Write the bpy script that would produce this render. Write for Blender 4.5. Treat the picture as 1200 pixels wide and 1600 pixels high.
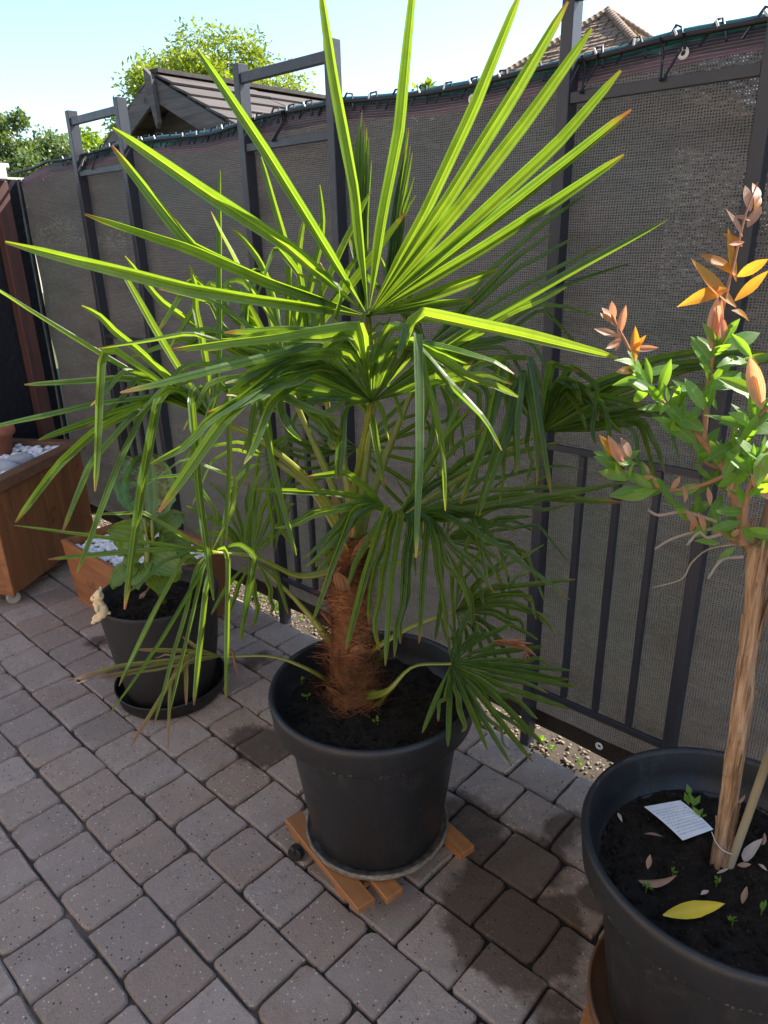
import bpy, math, random
from mathutils import Vector, Matrix, noise
random.seed(7)
for o in list(bpy.data.objects): bpy.data.objects.remove(o)
S = bpy.context.scene
C = S.collection
# ------------------------------------------------------------------ camera
CAMH = 1.55
FPX = 1111.08                       # focal length in photo pixels (1200 x 1600)
ROT = Matrix(((0.742155, -0.227314, 0.630503), (0.669866, 0.282508, -0.686636), (-0.022040, 0.931943, 0.361935)))
cam = bpy.data.cameras.new('camera'); cam_o = bpy.data.objects.new('camera', cam); C.objects.link(cam_o)
cam_o.matrix_world = Matrix.Translation((0, 0, CAMH)) @ ROT.to_4x4()
cam.sensor_fit = 'VERTICAL'; cam.sensor_height = 24.0; cam.lens = FPX / 1600 * 24.0
cam.clip_start = 0.02; cam.clip_end = 1000
S.camera = cam_o
S.render.resolution_x, S.render.resolution_y = 768, 1024
# ------------------------------------------------------------------ sky and sun
SUN_AZ, SUN_EL = math.radians(27), math.radians(45)     # azimuth from +Y (through the fence) towards +X
to_sun = Vector((math.sin(SUN_AZ) * math.cos(SUN_EL), math.cos(SUN_AZ) * math.cos(SUN_EL), math.sin(SUN_EL)))
W = bpy.data.worlds.new('World'); S.world = W; W.use_nodes = True
nt = W.node_tree
sky = nt.nodes.new('ShaderNodeTexSky'); sky.sky_type = 'NISHITA'; sky.sun_disc = False
sky.sun_elevation = SUN_EL; sky.sun_rotation = SUN_AZ
sky.air_density = 1.0; sky.dust_density = .6; sky.ozone_density = 1.6
bg = nt.nodes['Background']; bg.inputs['Strength'].default_value = 0.115
nt.links.new(sky.outputs[0], bg.inputs['Color'])
sl = bpy.data.lights.new('sun', 'SUN'); sl.energy = 5.0; sl.angle = math.radians(0.53); sl.color = (1.0, 0.93, 0.82)
sun = bpy.data.objects.new('sun', sl); C.objects.link(sun)
sun.rotation_euler = to_sun.to_track_quat('Z', 'Y').to_euler()
S.view_settings.view_transform = 'Standard'; S.view_settings.look = 'None'
S.view_settings.exposure = 1.56; S.view_settings.gamma = 1.0; S.view_settings.use_curve_mapping = False
S.cycles.transparent_max_bounces = 16
S.cycles.max_bounces = 8

# ------------------------------------------------------------------ helpers
def P(x, y, d):
    """photo pixel + depth along the view axis -> world point"""
    return Vector((0, 0, CAMH)) + ROT @ Vector(((x - 600) / FPX * d, -(y - 800) / FPX * d, -d))

def V3(*a): return Vector(a)

class MB:
    def __init__(s): s.v = []; s.f = []; s.uv = {}
    def add(s, vs, fs):
        b = len(s.v); s.v += [tuple(v) for v in vs]; s.f += [tuple(b + i for i in f) for f in fs]
    def box(s, c, size, rot=None, taper=1.0):
        hx, hy, hz = size[0] / 2, size[1] / 2, size[2] / 2
        vs = []
        for z in (-1, 1):
            k = taper if z > 0 else 1
            for x, y in ((-1, -1), (1, -1), (1, 1), (-1, 1)):
                q = Vector((x * hx * k, y * hy * k, z * hz))
                if rot: q = rot @ q
                vs.append(q + Vector(c))
        s.add(vs, [(3, 2, 1, 0), (4, 5, 6, 7), (0, 1, 5, 4), (1, 2, 6, 5), (2, 3, 7, 6), (3, 0, 4, 7)])
        return s
    def bbox(s, a, b, bev=0.0):
        """box between corners, with bevelled long edges when bev > 0"""
        a = Vector(a); b = Vector(b)
        if bev <= 0: return s.box((a + b) / 2, b - a)
        c = (a + b) / 2; h = (b - a) / 2
        vs = []; 
        pts = []
        for sx in (-1, 1):
            for sy in (-1, 1):
                for sz in (-1, 1):
                    pts.append((sx, sy, sz))
        idx = {}
        for p in pts:
            for ax in range(3):
                q = [p[i] * (h[i] - (0 if i == ax else bev)) for i in range(3)]
                idx[(p, ax)] = len(vs); vs.append(c + Vector(q))
        fs = []
        for ax in range(3):
            o1, o2 = [i for i in range(3) if i != ax]
            for sg in (-1, 1):
                ring = []
                for u, w in ((-1, -1), (1, -1), (1, 1), (-1, 1)):
                    p = [0, 0, 0]; p[ax] = sg; p[o1] = u; p[o2] = w
                    ring.append(idx[(tuple(p), ax)])
                flip = (sg < 0) ^ (ax == 1)
                fs.append(tuple(reversed(ring)) if flip else tuple(ring))
            for u in (-1, 1):
                for w in (-1, 1):
                    p = [0, 0, 0]; q = [0, 0, 0]
                    p[o1] = q[o1] = u; p[o2] = q[o2] = w; p[ax] = -1; q[ax] = 1
                    p = tuple(p); q = tuple(q)
                    fs.append((idx[(p, o1)], idx[(q, o1)], idx[(q, o2)], idx[(p, o2)]))
        for p in pts: fs.append((idx[(p, 0)], idx[(p, 1)], idx[(p, 2)]))
        s.add(vs, fs); return s
    def tube(s, pts, rad, n=8, flat=1.0, cap=True, up=None):
        pts = [Vector(p) for p in pts]
        if not hasattr(rad, '__len__'): rad = [rad] * len(pts)
        side = None; base = len(s.v); m = len(pts)
        for i, p in enumerate(pts):
            t = (pts[min(i + 1, m - 1)] - pts[max(i - 1, 0)])
            if t.length < 1e-9: t = Vector((0, 0, 1))
            t.normalize()
            if side is None:
                ref = up or (Vector((0, 0, 1)) if abs(t.z) < 0.9 else Vector((1, 0, 0)))
                side = t.cross(ref)
            side = side - t * side.dot(t)
            if side.length < 1e-6: side = t.orthogonal()
            side.normalize(); nn = side.cross(t)
            for k in range(n):
                a = 2 * math.pi * k / n
                s.v.append(tuple(p + side * math.cos(a) * rad[i] + nn * math.sin(a) * rad[i] * flat))
        for i in range(m - 1):
            for k in range(n):
                k2 = (k + 1) % n
                s.f.append((base + i * n + k, base + i * n + k2, base + (i + 1) * n + k2, base + (i + 1) * n + k))
        if cap:
            s.f.append(tuple(base + k for k in range(n))); s.f.append(tuple(base + (m - 1) * n + k for k in reversed(range(n))))
        return s
    def lathe(s, prof, c=(0, 0, 0), n=64, close=False):
        base = len(s.v); m = len(prof)
        for r, z in prof:
            for k in range(n):
                a = 2 * math.pi * k / n
                s.v.append((c[0] + r * math.cos(a), c[1] + r * math.sin(a), c[2] + z))
        for i in range(m - 1 + (1 if close else 0)):
            j = (i + 1) % m
            for k in range(n):
                k2 = (k + 1) % n
                s.f.append((base + i * n + k, base + i * n + k2, base + j * n + k2, base + j * n + k))
        if not close:
            s.f.append(tuple(base + k for k in reversed(range(n)))); s.f.append(tuple(base + (m - 1) * n + k for k in range(n)))
        return s
    def mesh(s, name, smooth=False, uvs=None):
        me = bpy.data.meshes.new(name); me.from_pydata(s.v, [], s.f); me.update()
        if smooth:
            me.polygons.foreach_set('use_smooth', [True] * len(me.polygons))
        if uvs:
            l = me.uv_layers.new(name='UVMap')
            for lp in me.loops: l.data[lp.index].uv = uvs[lp.vertex_index]
        return me
    def build(s, name, mat, parent=None, smooth=False, uvs=None, bevel=0.0, seg=2, auto=None):
        me = s.mesh(name, smooth, uvs)
        return link(name, me, mat, parent, bevel, seg, auto)

def link(name, me, mat, parent=None, bevel=0.0, seg=2, auto=None):
    o = bpy.data.objects.new(name, me); C.objects.link(o)
    if mat is not None and len(me.materials) == 0: me.materials.append(mat)
    if parent is not None: o.parent = parent
    if bevel > 0:
        md = o.modifiers.new('bevel', 'BEVEL'); md.width = bevel; md.segments = seg; md.limit_method = 'ANGLE'; md.angle_limit = math.radians(40)
    return o

def tag(o, label=None, cat=None, group=None, kind=None):
    if label: o['label'] = label
    if cat: o['category'] = cat
    if group: o['group'] = group
    if kind: o['kind'] = kind
    return o

def empty(name, loc, label, cat, group=None, rz=0.0):
    o = bpy.data.objects.new(name, None); C.objects.link(o)
    o.location = loc; o.rotation_euler = (0, 0, rz); o.empty_display_size = 0.05
    return tag(o, label, cat, group)

def rel(root, pts):  # world -> local of an unrotated empty
    return [Vector(p) - Vector(root.location) for p in pts]

def ico(sub=2):
    import bmesh
    bm = bmesh.new(); bmesh.ops.create_icosphere(bm, subdivisions=sub, radius=1.0)
    vs = [v.co.copy() for v in bm.verts]; fs = [tuple(v.index for v in f.verts) for f in bm.faces]; bm.free()
    return vs, fs
ICO1, ICO2, ICO3 = ico(1), ico(2), ico(3)

# ------------------------------------------------------------------ materials
class NT:
    def __init__(s, name):
        s.m = bpy.data.materials.new(name); s.m.use_nodes = True; s.t = s.m.node_tree
        s.b = s.t.nodes['Principled BSDF']; s.out = s.t.nodes['Material Output']
    def n(s, typ, **k):
        x = s.t.nodes.new('ShaderNode' + typ)
        for a, v in k.items():
            if a in ('inp',):
                for i, vv in v.items(): x.inputs[i].default_value = vv
            else: setattr(x, a, v)
        return x
    def l(s, a, b): s.t.links.new(a, b)
    def coord(s, kind='Object'): return s.n('TexCoord').outputs[kind]
    def noise(s, co, scale, detail=4, rough=.55, dist=0.0):
        x = s.n('TexNoise'); x.inputs['Scale'].default_value = scale; x.inputs['Detail'].default_value = detail
        x.inputs['Roughness'].default_value = rough; x.inputs['Distortion'].default_value = dist
        s.l(co, x.inputs['Vector']); return x.outputs['Fac']
    def ramp(s, fac, stops, interp='LINEAR'):
        x = s.n('ValToRGB'); x.color_ramp.interpolation = interp
        e = x.color_ramp.elements
        while len(e) < len(stops): e.new(0.5)
        for i, (p, c) in enumerate(stops):
            e[i].position = p; e[i].color = (c, c, c, 1) if not hasattr(c, '__len__') else (*c, 1)
        s.l(fac, x.inputs['Fac']); return x.outputs['Color']
    def mix(s, fac, a, b, blend='MIX'):
        x = s.n('MixRGB', blend_type=blend)
        for i, q in ((0, fac), (1, a), (2, b)):
            if hasattr(q, 'links') or hasattr(q, 'is_linked'): s.l(q, x.inputs[i])
            else: x.inputs[i].default_value = q if i == 0 else ((*q, 1) if hasattr(q, '__len__') else (q, q, q, 1))
        return x.outputs[0]
    def math(s, op, a, b=0.0, c=0.0):
        x = s.n('Math', operation=op)
        for i, q in enumerate((a, b, c)):
            if hasattr(q, 'is_linked'): s.l(q, x.inputs[i])
            else: x.inputs[i].default_value = q
        return x.outputs[0]
    def bump(s, h, strength=.3, dist=.01):
        x = s.n('Bump'); x.inputs['Strength'].default_value = strength; x.inputs['Distance'].default_value = dist
        s.l(h, x.inputs['Height']); s.l(x.outputs[0], s.b.inputs['Normal']); return x.outputs[0]
    def col(s, c):
        if hasattr(c, 'is_linked'): s.l(c, s.b.inputs['Base Color'])
        else: s.b.inputs['Base Color'].default_value = (*c, 1)
    def rough(s, r):
        if hasattr(r, 'is_linked'): s.l(r, s.b.inputs['Roughness'])
        else: s.b.inputs['Roughness'].default_value = r
    def spec(s, v): s.b.inputs['Specular IOR Level'].default_value = v
    def map(s, co, scale=(1, 1, 1), loc=(0, 0, 0), rot=(0, 0, 0)):
        x = s.n('Mapping'); x.inputs['Scale'].default_value = scale; x.inputs['Location'].default_value = loc; x.inputs['Rotation'].default_value = rot
        s.l(co, x.inputs['Vector']); return x.outputs[0]
    def rnd(s): return s.n('ObjectInfo').outputs['Random']
    def sep(s, co):
        x = s.n('SeparateXYZ'); s.l(co, x.inputs[0]); return x.outputs

M = {}
def simple(name, c, r=.6, var=.25, scale=12, bump=.15, spec=.4, bd=.004, metallic=0.0):
    t = NT(name); co = t.coord()
    f = t.noise(co, scale, 5)
    t.col(t.mix(f, tuple(x * (1 - var) for x in c), tuple(min(1, x * (1 + var)) for x in c)))
    t.rough(t.ramp(t.noise(co, scale * 2.3, 3), [(.3, r * .85), (.7, min(1, r * 1.15))]))
    t.spec(spec); t.b.inputs['Metallic'].default_value = metallic
    if bump: t.bump(t.noise(co, scale * 6, 4), bump, bd)
    M[name] = t.m; return t.m

# pavers
t = NT('paver'); co = t.n('NewGeometry').outputs['Position']; rn = t.rnd()
base = t.mix(rn, (.35, .275, .230), (.52, .420, .355))
rn2 = t.math('FRACT', t.math('MULTIPLY', rn, 7.31))
base = t.mix(t.math('MULTIPLY', t.ramp(rn2, [(.5, 0.0), (.95, 1.0)]), .7), base, (.40, .28, .205))
n1 = t.noise(co, 9, 5); base = t.mix(t.ramp(n1, [(.3, 0), (.75, .4)]), base, (.33, .275, .24))
grain = t.noise(co, 420, 2, .7)
base = t.mix(t.ramp(grain, [(.32, .5), (.55, 0.0)]), base, (.18, .152, .135))
base = t.mix(t.ramp(t.noise(co, 24, 6, .7), [(.52, 0), (.72, .6)]), base, (.24, .19, .15))
base = t.mix(t.ramp(t.noise(co, 5, 5, .6), [(.55, 0), (.75, .45)]), base, (.50, .44, .40))
def speck(scale, lo, c, k):
    global base
    v = t.n('TexVoronoi'); v.feature = 'F1'; v.inputs['Scale'].default_value = scale; t.l(co, v.inputs['Vector'])
    wn = t.n('TexWhiteNoise'); t.l(v.outputs['Position'], wn.inputs['Vector'])
    pick = t.ramp(wn.outputs['Value'], [(lo, 0), (lo + .01, 1)])
    core = t.ramp(v.outputs['Distance'], [(k, 1), (k + .12, 0)])
    base = t.mix(t.math('MULTIPLY', pick, core), base, c)
speck(150, .915, (.72, .65, .57), .22); speck(95, .965, (.66, .56, .45), .24); speck(130, .93, (.035, .032, .03), .25)
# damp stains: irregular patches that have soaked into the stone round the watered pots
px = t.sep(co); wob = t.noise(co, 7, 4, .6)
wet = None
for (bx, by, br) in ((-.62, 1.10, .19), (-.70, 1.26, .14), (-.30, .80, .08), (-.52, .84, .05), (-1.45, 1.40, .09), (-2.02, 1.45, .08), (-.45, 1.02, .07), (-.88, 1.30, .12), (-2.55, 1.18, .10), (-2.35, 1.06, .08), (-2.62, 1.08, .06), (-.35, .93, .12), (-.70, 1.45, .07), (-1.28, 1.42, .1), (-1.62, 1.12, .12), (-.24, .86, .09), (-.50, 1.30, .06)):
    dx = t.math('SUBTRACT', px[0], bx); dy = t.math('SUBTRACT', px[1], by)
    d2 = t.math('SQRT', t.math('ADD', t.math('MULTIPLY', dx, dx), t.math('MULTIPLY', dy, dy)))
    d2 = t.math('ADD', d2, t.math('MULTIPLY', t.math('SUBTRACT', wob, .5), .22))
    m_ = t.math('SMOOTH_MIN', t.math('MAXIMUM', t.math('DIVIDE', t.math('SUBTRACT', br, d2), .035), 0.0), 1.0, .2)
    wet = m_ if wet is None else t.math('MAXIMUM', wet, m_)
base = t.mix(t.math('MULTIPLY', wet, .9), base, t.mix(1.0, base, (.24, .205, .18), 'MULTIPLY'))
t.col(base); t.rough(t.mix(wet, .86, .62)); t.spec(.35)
hgt = t.math('ADD', t.math('MULTIPLY', grain, .6), t.math('MULTIPLY', t.noise(co, 130, 3), .6))
t.bump(hgt, 1.0, .006); M['paver'] = t.m

t = NT('joint_sand'); co = t.n('NewGeometry').outputs['Position']
c_ = t.mix(t.ramp(t.noise(co, 3.2, 4), [(.45, 0), (.6, 1)]), (.075, .06, .047), (.19, .15, .112))
c_ = t.mix(t.ramp(t.noise(co, 9, 4), [(.62, 0), (.7, .7)]), c_, (.035, .05, .02))
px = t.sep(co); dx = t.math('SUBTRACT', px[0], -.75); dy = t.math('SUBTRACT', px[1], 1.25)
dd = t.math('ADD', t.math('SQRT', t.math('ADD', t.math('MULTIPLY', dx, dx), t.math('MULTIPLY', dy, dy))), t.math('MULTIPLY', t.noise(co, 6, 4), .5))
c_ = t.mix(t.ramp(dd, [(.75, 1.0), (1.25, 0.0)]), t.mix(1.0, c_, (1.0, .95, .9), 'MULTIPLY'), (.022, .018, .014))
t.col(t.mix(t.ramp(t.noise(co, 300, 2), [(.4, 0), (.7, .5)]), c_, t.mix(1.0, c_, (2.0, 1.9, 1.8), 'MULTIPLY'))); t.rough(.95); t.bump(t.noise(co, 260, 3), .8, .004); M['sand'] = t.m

t = NT('far_ground'); co = t.n('NewGeometry').outputs['Position']
t.col(t.mix(t.noise(co, .8, 6), (.045, .07, .02), (.10, .11, .045))); t.rough(.95); t.bump(t.noise(co, 30, 4), .6, .05); M['lawn'] = t.m

t = NT('soil'); co = t.n('NewGeometry').outputs['Position']
c_ = t.mix(t.noise(co, 45, 5), (.010, .0085, .007), (.040, .031, .024))
c_ = t.mix(t.ramp(t.noise(co, 170, 3, .6), [(.60, 0), (.70, .8)]), c_, (.095, .065, .042))
t.col(c_); t.rough(.95); t.spec(.15); t.bump(t.noise(co, 110, 5, .7), 1.0, .012); M['soil'] = t.m

# plastic pots
t = NT('pot_plastic'); co = t.coord(); px = t.sep(co)
c_ = t.mix(t.noise(co, 6, 5), (.011, .0115, .013), (.018, .0185, .021))
sc = t.noise(t.map(co, (18, 18, 90)), 3.0, 6, .65)
dust = t.noise(co, 11, 5, .6)
c_ = t.mix(t.ramp(t.math('MULTIPLY', sc, dust), [(.30, 0), (.44, .45)]), c_, (.075, .07, .066))
run = t.noise(t.map(co, (55, 55, 2.0)), 1.0, 4, .6)
c_ = t.mix(t.ramp(t.math('MULTIPLY', run, dust), [(.30, 0), (.42, .35)]), c_, (.06, .055, .05))
t.col(c_); t.rough(t.ramp(t.noise(co, 14, 5), [(.3, .36), (.7, .52)])); t.spec(.5); t.bump(t.noise(co, 350, 2), .12, .002); M['pot'] = t.m
t = NT('pot_scuff'); co = t.coord()
f = t.noise(t.map(co, (60, 60, 200)), 1.0, 5, .7)
t.col(t.mix(t.ramp(f, [(.45, 0), (.62, 1)]), (.018, .018, .02), (.085, .08, .077))); t.rough(.7); M['scuff'] = t.m
simple('pot_grey', (.024, .0235, .0235), .55, .18, 8, .1)
simple('saucer_black', (.014, .014, .015), .4, .2, 8, .05)
t = NT('saucer_clay'); co = t.coord()
f = t.noise(t.map(co, (30, 30, 120)), 1.2, 6, .7)
t.col(t.ramp(f, [(.3, (.06, .05, .042)), (.5, (.20, .165, .125)), (.68, (.36, .32, .26))])); t.rough(.85); t.bump(f, .5, .004); M['saucer'] = t.m
t = NT('saucer_brown'); co = t.coord()
t.col(t.mix(t.noise(co, 20, 5), (.10, .045, .022), (.20, .10, .05))); t.rough(.75); M['saucer2'] = t.m

def wood(name, a, b, dirn='x', sc=1.0, rough=.5):
    t = NT(name); co = t.coord()
    k = {'x': (2.2, 32, 32), 'y': (32, 2.2, 32), 'z': (32, 32, 2.2)}[dirn]
    off = t.n('VectorMath', operation='ADD'); t.l(co, off.inputs[0])
    cm = t.n('CombineXYZ'); r = t.math('MULTIPLY', t.rnd(), 40.0)
    for i in range(3): t.l(r, cm.inputs[i])
    t.l(cm.outputs[0], off.inputs[1])
    mp = t.map(off.outputs[0], tuple(q * sc for q in k))
    f = t.noise(mp, 1.0, 6, .6, .6)
    c_ = t.mix(t.ramp(f, [(.3, 0), (.7, 1)]), a, b)
    kn = t.noise(t.map(off.outputs[0], (3, 3, 3)), 3.0, 2)
    c_ = t.mix(t.ramp(kn, [(.66, 0), (.72, .6)]), c_, tuple(q * .4 for q in a))
    c_ = t.mix(t.math('MULTIPLY', t.rnd(), .3), c_, tuple(q * .6 for q in a))
    t.col(c_); t.rough(rough); t.bump(f, .25, .003); M[name] = t.m
wood('wood_dolly', (.30, .115, .035), (.46, .21, .075), 'x')
wood('wood_planter', (.20, .075, .028), (.34, .14, .05), 'z')
wood('wood_rim', (.16, .075, .04), (.27, .14, .075), 'x')
wood('wood_lit_front', (.26, .10, .04), (.42, .18, .075), 'x')  # paler copy for the lit fronts; shaded boards take the darker planter wood
wood('wood_post', (.055, .022, .018), (.10, .045, .036), 'z', rough=.7)
wood('wood_shed', (.055, .048, .045), (.15, .132, .122), 'x', .8, .85)
wood('wood_shed_dark', (.035, .032, .032), (.075, .068, .066), 'x', .8, .85)
wood('roof_board', (.055, .045, .041), (.115, .095, .086), 'y', .8, .8)

simple('frame_metal', (.030, .032, .043), .42, .18, 15, .08, .5)
simple('caster_black', (.02, .02, .021), .45, .2, 20, .05)
simple('caster_grey', (.42, .40, .37), .5, .1, 20, .03)
simple('galvanised', (.60, .60, .60), .35, .1, 20, .05, metallic=.3)
simple('eyelet', (.75, .75, .74), .35, .05, 20, .0)
simple('cord_black', (.015, .016, .02), .5, .2, 40, .1)
simple('cord_clip', (.55, .56, .56), .45, .1, 40, .0)
simple('tarp_green', (.016, .11, .105), .38, .35, 9, .35, .5, .01)
simple('tarp_blue', (.02, .16, .55), .4, .2, 9, .3, .5, .01)
simple('tarp_black', (.012, .013, .018), .6, .3, 5, .3, .3, .02)
simple('plaster', (.62, .56, .46), .85, .08, 10, .2)
simple('terracotta', (.36, .13, .07), .8, .2, 15, .2)
simple('pebble_grey', (.44, .45, .46), .75, .15, 25, .25)
simple('pebble_white', (.80, .81, .83), .6, .05, 30, .15)
simple('resin_cream', (.80, .62, .38), .55, .12, 25, .1)
simple('resin_dark', (.03, .02, .015), .4, .1, 25, .0)
simple('bark_dark', (.09, .065, .045), .9, .3, 12, .5)
simple('stake', (.30, .26, .17), .6, .15, 20, .15)
simple('cord_white', (.7, .7, .66), .6, .1, 20, .0)
simple('felt', (.06, .05, .047), .9, .3, 6, .4)
simple('dry_leaf', (.33, .20, .13), .75, .35, 30, .2)
simple('dry_leaf_pale', (.46, .36, .29), .75, .3, 30, .2)
simple('hem_low', (.022, .015, .013), .8, .3, 60, .4)
simple('dirt', (.060, .045, .030), .95, .6, 70, .9)
simple('grit', (.20, .155, .11), .85, .4, 90, .2)
simple('bounce_render', (.34, .295, .25), .9, .06, 3, .3)  # render of the added wall behind the viewer, toned for its bounce light
simple('window_dark', (.02, .022, .025), .1, .1, 3, .0)
simple('yellow_leaf', (.62, .46, .03), .5, .15, 30, .1)

# shade net: knitted threads with small holes
t = NT('shade_net'); co = t.n('NewGeometry').outputs['Position']; px = t.sep(co)
wob = t.noise(co, 60, 2)
def wave(v, pitch, wamt=.5):
    ph = t.math('ADD', t.math('MULTIPLY', v, 2 * math.pi / pitch), t.math('MULTIPLY', wob, wamt * 6.28))
    return t.math('ADD', t.math('MULTIPLY', t.math('SINE', ph), .5), .5)
wx = wave(px[0], .0066, .9); wz = wave(px[2], .0060, .8)
hole = t.math('MULTIPLY', wx, wz)
irregular = t.noise(t.map(co, (60, 60, 200)), 1.0, 3, .6)
hole2 = t.math('MULTIPLY', hole, t.ramp(irregular, [(.35, .25), (.65, 1.0)]))
big = t.noise(co, 2.2, 4)
c_ = t.mix(big, (.060, .068, .078), (.092, .093, .098))
c_ = t.mix(t.ramp(t.noise(t.map(co, (25, 25, 180)), 1.0, 3), [(.35, 0), (.7, .8)]), c_, (.112, .112, .116))
c_ = t.mix(t.ramp(t.noise(t.map(co, (3, 3, 14)), 1.0, 4), [(.45, 0), (.7, .5)]), c_, (.045, .043, .045))
c_ = t.mix(t.ramp(t.noise(t.map(co, (1.1, 1.1, 1.6), (3, 0, 0)), 1.0, 4), [(.45, 0), (.65, .55)]), c_, (.062, .088, .090))
c_ = t.mix(t.ramp(hole, [(.22, 0), (.55, .95)]), c_, (.006, .006, .007))
t.col(c_); t.rough(.7); t.spec(.25)
t.bump(hole, .5, -.002)
tr = t.n('BsdfTranslucent'); t.l(t.mix(1.0, c_, (1.15, 1.0, .9), 'MULTIPLY'), tr.inputs['Color'])
mx = t.n('MixShader'); mx.inputs[0].default_value = .16
t.l(t.b.outputs[0], mx.inputs[1]); t.l(tr.outputs[0], mx.inputs[2])
tp = t.n('BsdfTransparent'); mx2 = t.n('MixShader')
t.l(t.ramp(hole2, [(.45, 0.0), (.8, .25)]), mx2.inputs[0])
t.l(mx.outputs[0], mx2.inputs[1]); t.l(tp.outputs[0], mx2.inputs[2]); t.l(mx2.outputs[0], t.out.inputs['Surface'])
M['net'] = t.m
# net hem : dense band with pale stitched lines
t = NT('net_hem'); uv = t.n('TexCoord').outputs['UV']; px = t.sep(uv); co = t.n('NewGeometry').outputs['Position']
s_ = t.math('FRACT', t.math('MULTIPLY', px[1], 6.0))
ln = t.ramp(t.math('ABSOLUTE', t.math('SUBTRACT', s_, .5)), [(.035, 1), (.085, 0)])
ln = t.math('MULTIPLY', ln, t.ramp(t.noise(t.map(co, (60, 60, 60)), 1.0, 2), [(.3, .4), (.5, 1)]))
c_ = t.mix(t.noise(co, 40, 4), (.020, .017, .030), (.036, .030, .046))
t.col(t.mix(ln, c_, (.25, .22, .25))); t.rough(.6); t.bump(t.math('MULTIPLY', s_, 1.0), .2, .003)
tr = t.n('BsdfTranslucent'); tr.inputs['Color'].default_value = (.07, .04, .055, 1); mx = t.n('MixShader'); mx.inputs[0].default_value = .18
t.l(t.b.outputs[0], mx.inputs[1]); t.l(tr.outputs[0], mx.inputs[2]); t.l(mx.outputs[0], t.out.inputs['Surface'])
M['hem'] = t.m

def leafmat(name, a, b, tip=None, trans=.4, rough=.38, tstops=(.90, .97), tcol=None, vein=24, spotted=None, midrib=None, spec=.6):
    """UV: u across the blade, v along it"""
    t = NT(name); uv = t.n('TexCoord').outputs['UV']; px = t.sep(uv); co = t.coord(); r = t.rnd()
    c_ = t.mix(r, a, b)
    st = t.math('ADD', t.math('MULTIPLY', t.math('SINE', t.math('MULTIPLY', px[0], vein)), .5), .5)
    c_ = t.mix(t.math('MULTIPLY', st, .45), c_, tuple(q * 1.6 for q in b))
    c_ = t.mix(t.ramp(t.noise(co, 22, 4), [(.4, 0), (.75, .35)]), c_, tuple(q * .65 for q in a))
    if spotted:
        sp = t.noise(t.map(uv, (5, 11, 1)), 1.4, 3, .6, 1.2)
        edge = t.ramp(t.math('ABSOLUTE', t.math('SUBTRACT', px[0], .5)), [(.10, 0), (.16, 1), (.34, 1), (.42, 0)])
        c_ = t.mix(t.math('MULTIPLY', t.ramp(sp, [(.42, 0), (.52, 1)]), edge), c_, spotted)
    if midrib:
        mr = t.ramp(t.math('ABSOLUTE', t.math('SUBTRACT', px[0], .5)), [(.02, 1), (.06, 0)])
        c_ = t.mix(t.math('MULTIPLY', mr, .6), c_, midrib)
    lit = None
    if tip:
        r2 = t.math('FRACT', t.math('MULTIPLY', r, 13.7))
        v = t.math('ADD', px[1], t.math('MULTIPLY', t.math('SUBTRACT', r2, .8), .07))
        v = t.math('ADD', v, t.math('MULTIPLY', t.math('SUBTRACT', t.noise(co, 90, 3), .5), .03))
        lit = t.mix(1.0, c_, tcol or (2.2, 1.9, .6), 'MULTIPLY')
        m1 = t.ramp(v, [(tstops[0] - .05, 0), (tstops[0], .5)]); m2 = t.ramp(v, [(tstops[0], 0), (tstops[1], 1)])
        c_ = t.mix(m2, t.mix(m1, c_, (.22, .19, .02)), tip); lit = t.mix(m2, t.mix(m1, lit, (.50, .36, .03)), (.36, .14, .03))
    t.col(c_); t.rough(rough); t.spec(spec)
    nb = t.bump(t.math('ADD', st, t.noise(t.map(uv, (40, 3, 1)), 1.0, 3)), .25, .0015)
    tr = t.n('BsdfTranslucent'); t.l(lit if lit is not None else t.mix(1.0, c_, tcol or (2.2, 1.9, .6), 'MULTIPLY'), tr.inputs['Color'])
    mx = t.n('MixShader'); mx.inputs[0].default_value = trans
    t.l(t.b.outputs[0], mx.inputs[1]); t.l(tr.outputs[0], mx.inputs[2]); t.l(mx.outputs[0], t.out.inputs['Surface'])
    M[name] = t.m
leafmat('palm_leaf', (.020, .052, .014), (.058, .100, .024), tip=(.24, .12, .06), trans=.44, rough=.36, tcol=(6.8, 5.7, 1.1), spec=.55, midrib=(.13, .17, .05), tstops=(.955, .99))
leafmat('palm_leaf_old', (.10, .125, .03), (.19, .17, .05), tip=(.26, .17, .10), trans=.35, tstops=(.72, .85))
leafmat('palm_dead', (.17, .07, .035), (.30, .145, .075), trans=.2, rough=.8)
leafmat('leaf_green', (.06, .15, .028), (.13, .25, .045), trans=.45, tcol=(3.4, 3.0, .6), midrib=(.20, .30, .10), vein=60)
leafmat('leaf_orange', (.46, .19, .05), (.56, .27, .08), trans=.68, tcol=(1.75, 1.75, .4), midrib=(.6, .3, .15), vein=50)
leafmat('leaf_pink', (.46, .25, .16), (.60, .38, .27), trans=.58, tcol=(1.7, 1.2, .8), midrib=(.6, .35, .25), vein=50)
leafmat('leaf_patterned', (.04, .12, .022), (.06, .15, .03), trans=.15, spotted=(.045, .03, .018), midrib=(.02, .09, .04), vein=60)
leafmat('leaf_house', (.075, .155, .022), (.14, .22, .036), trans=.35, midrib=(.15, .22, .06), vein=40)
leafmat('petiole', (.13, .17, .025), (.24, .24, .03), trans=.15, vein=30)
leafmat('tree_yellow', (.10, .17, .018), (.19, .24, .03), trans=.45, tcol=(1.8, 1.7, .5))
leafmat('tree_dark', (.085, .13, .04), (.14, .185, .06), trans=.3, tcol=(1.6, 1.6, .6))
leafmat('tree_bright', (.12, .20, .018), (.20, .27, .03), trans=.45, tcol=(1.8, 1.7, .5))
leafmat('weed', (.10, .22, .02), (.18, .30, .04), trans=.4)

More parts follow.
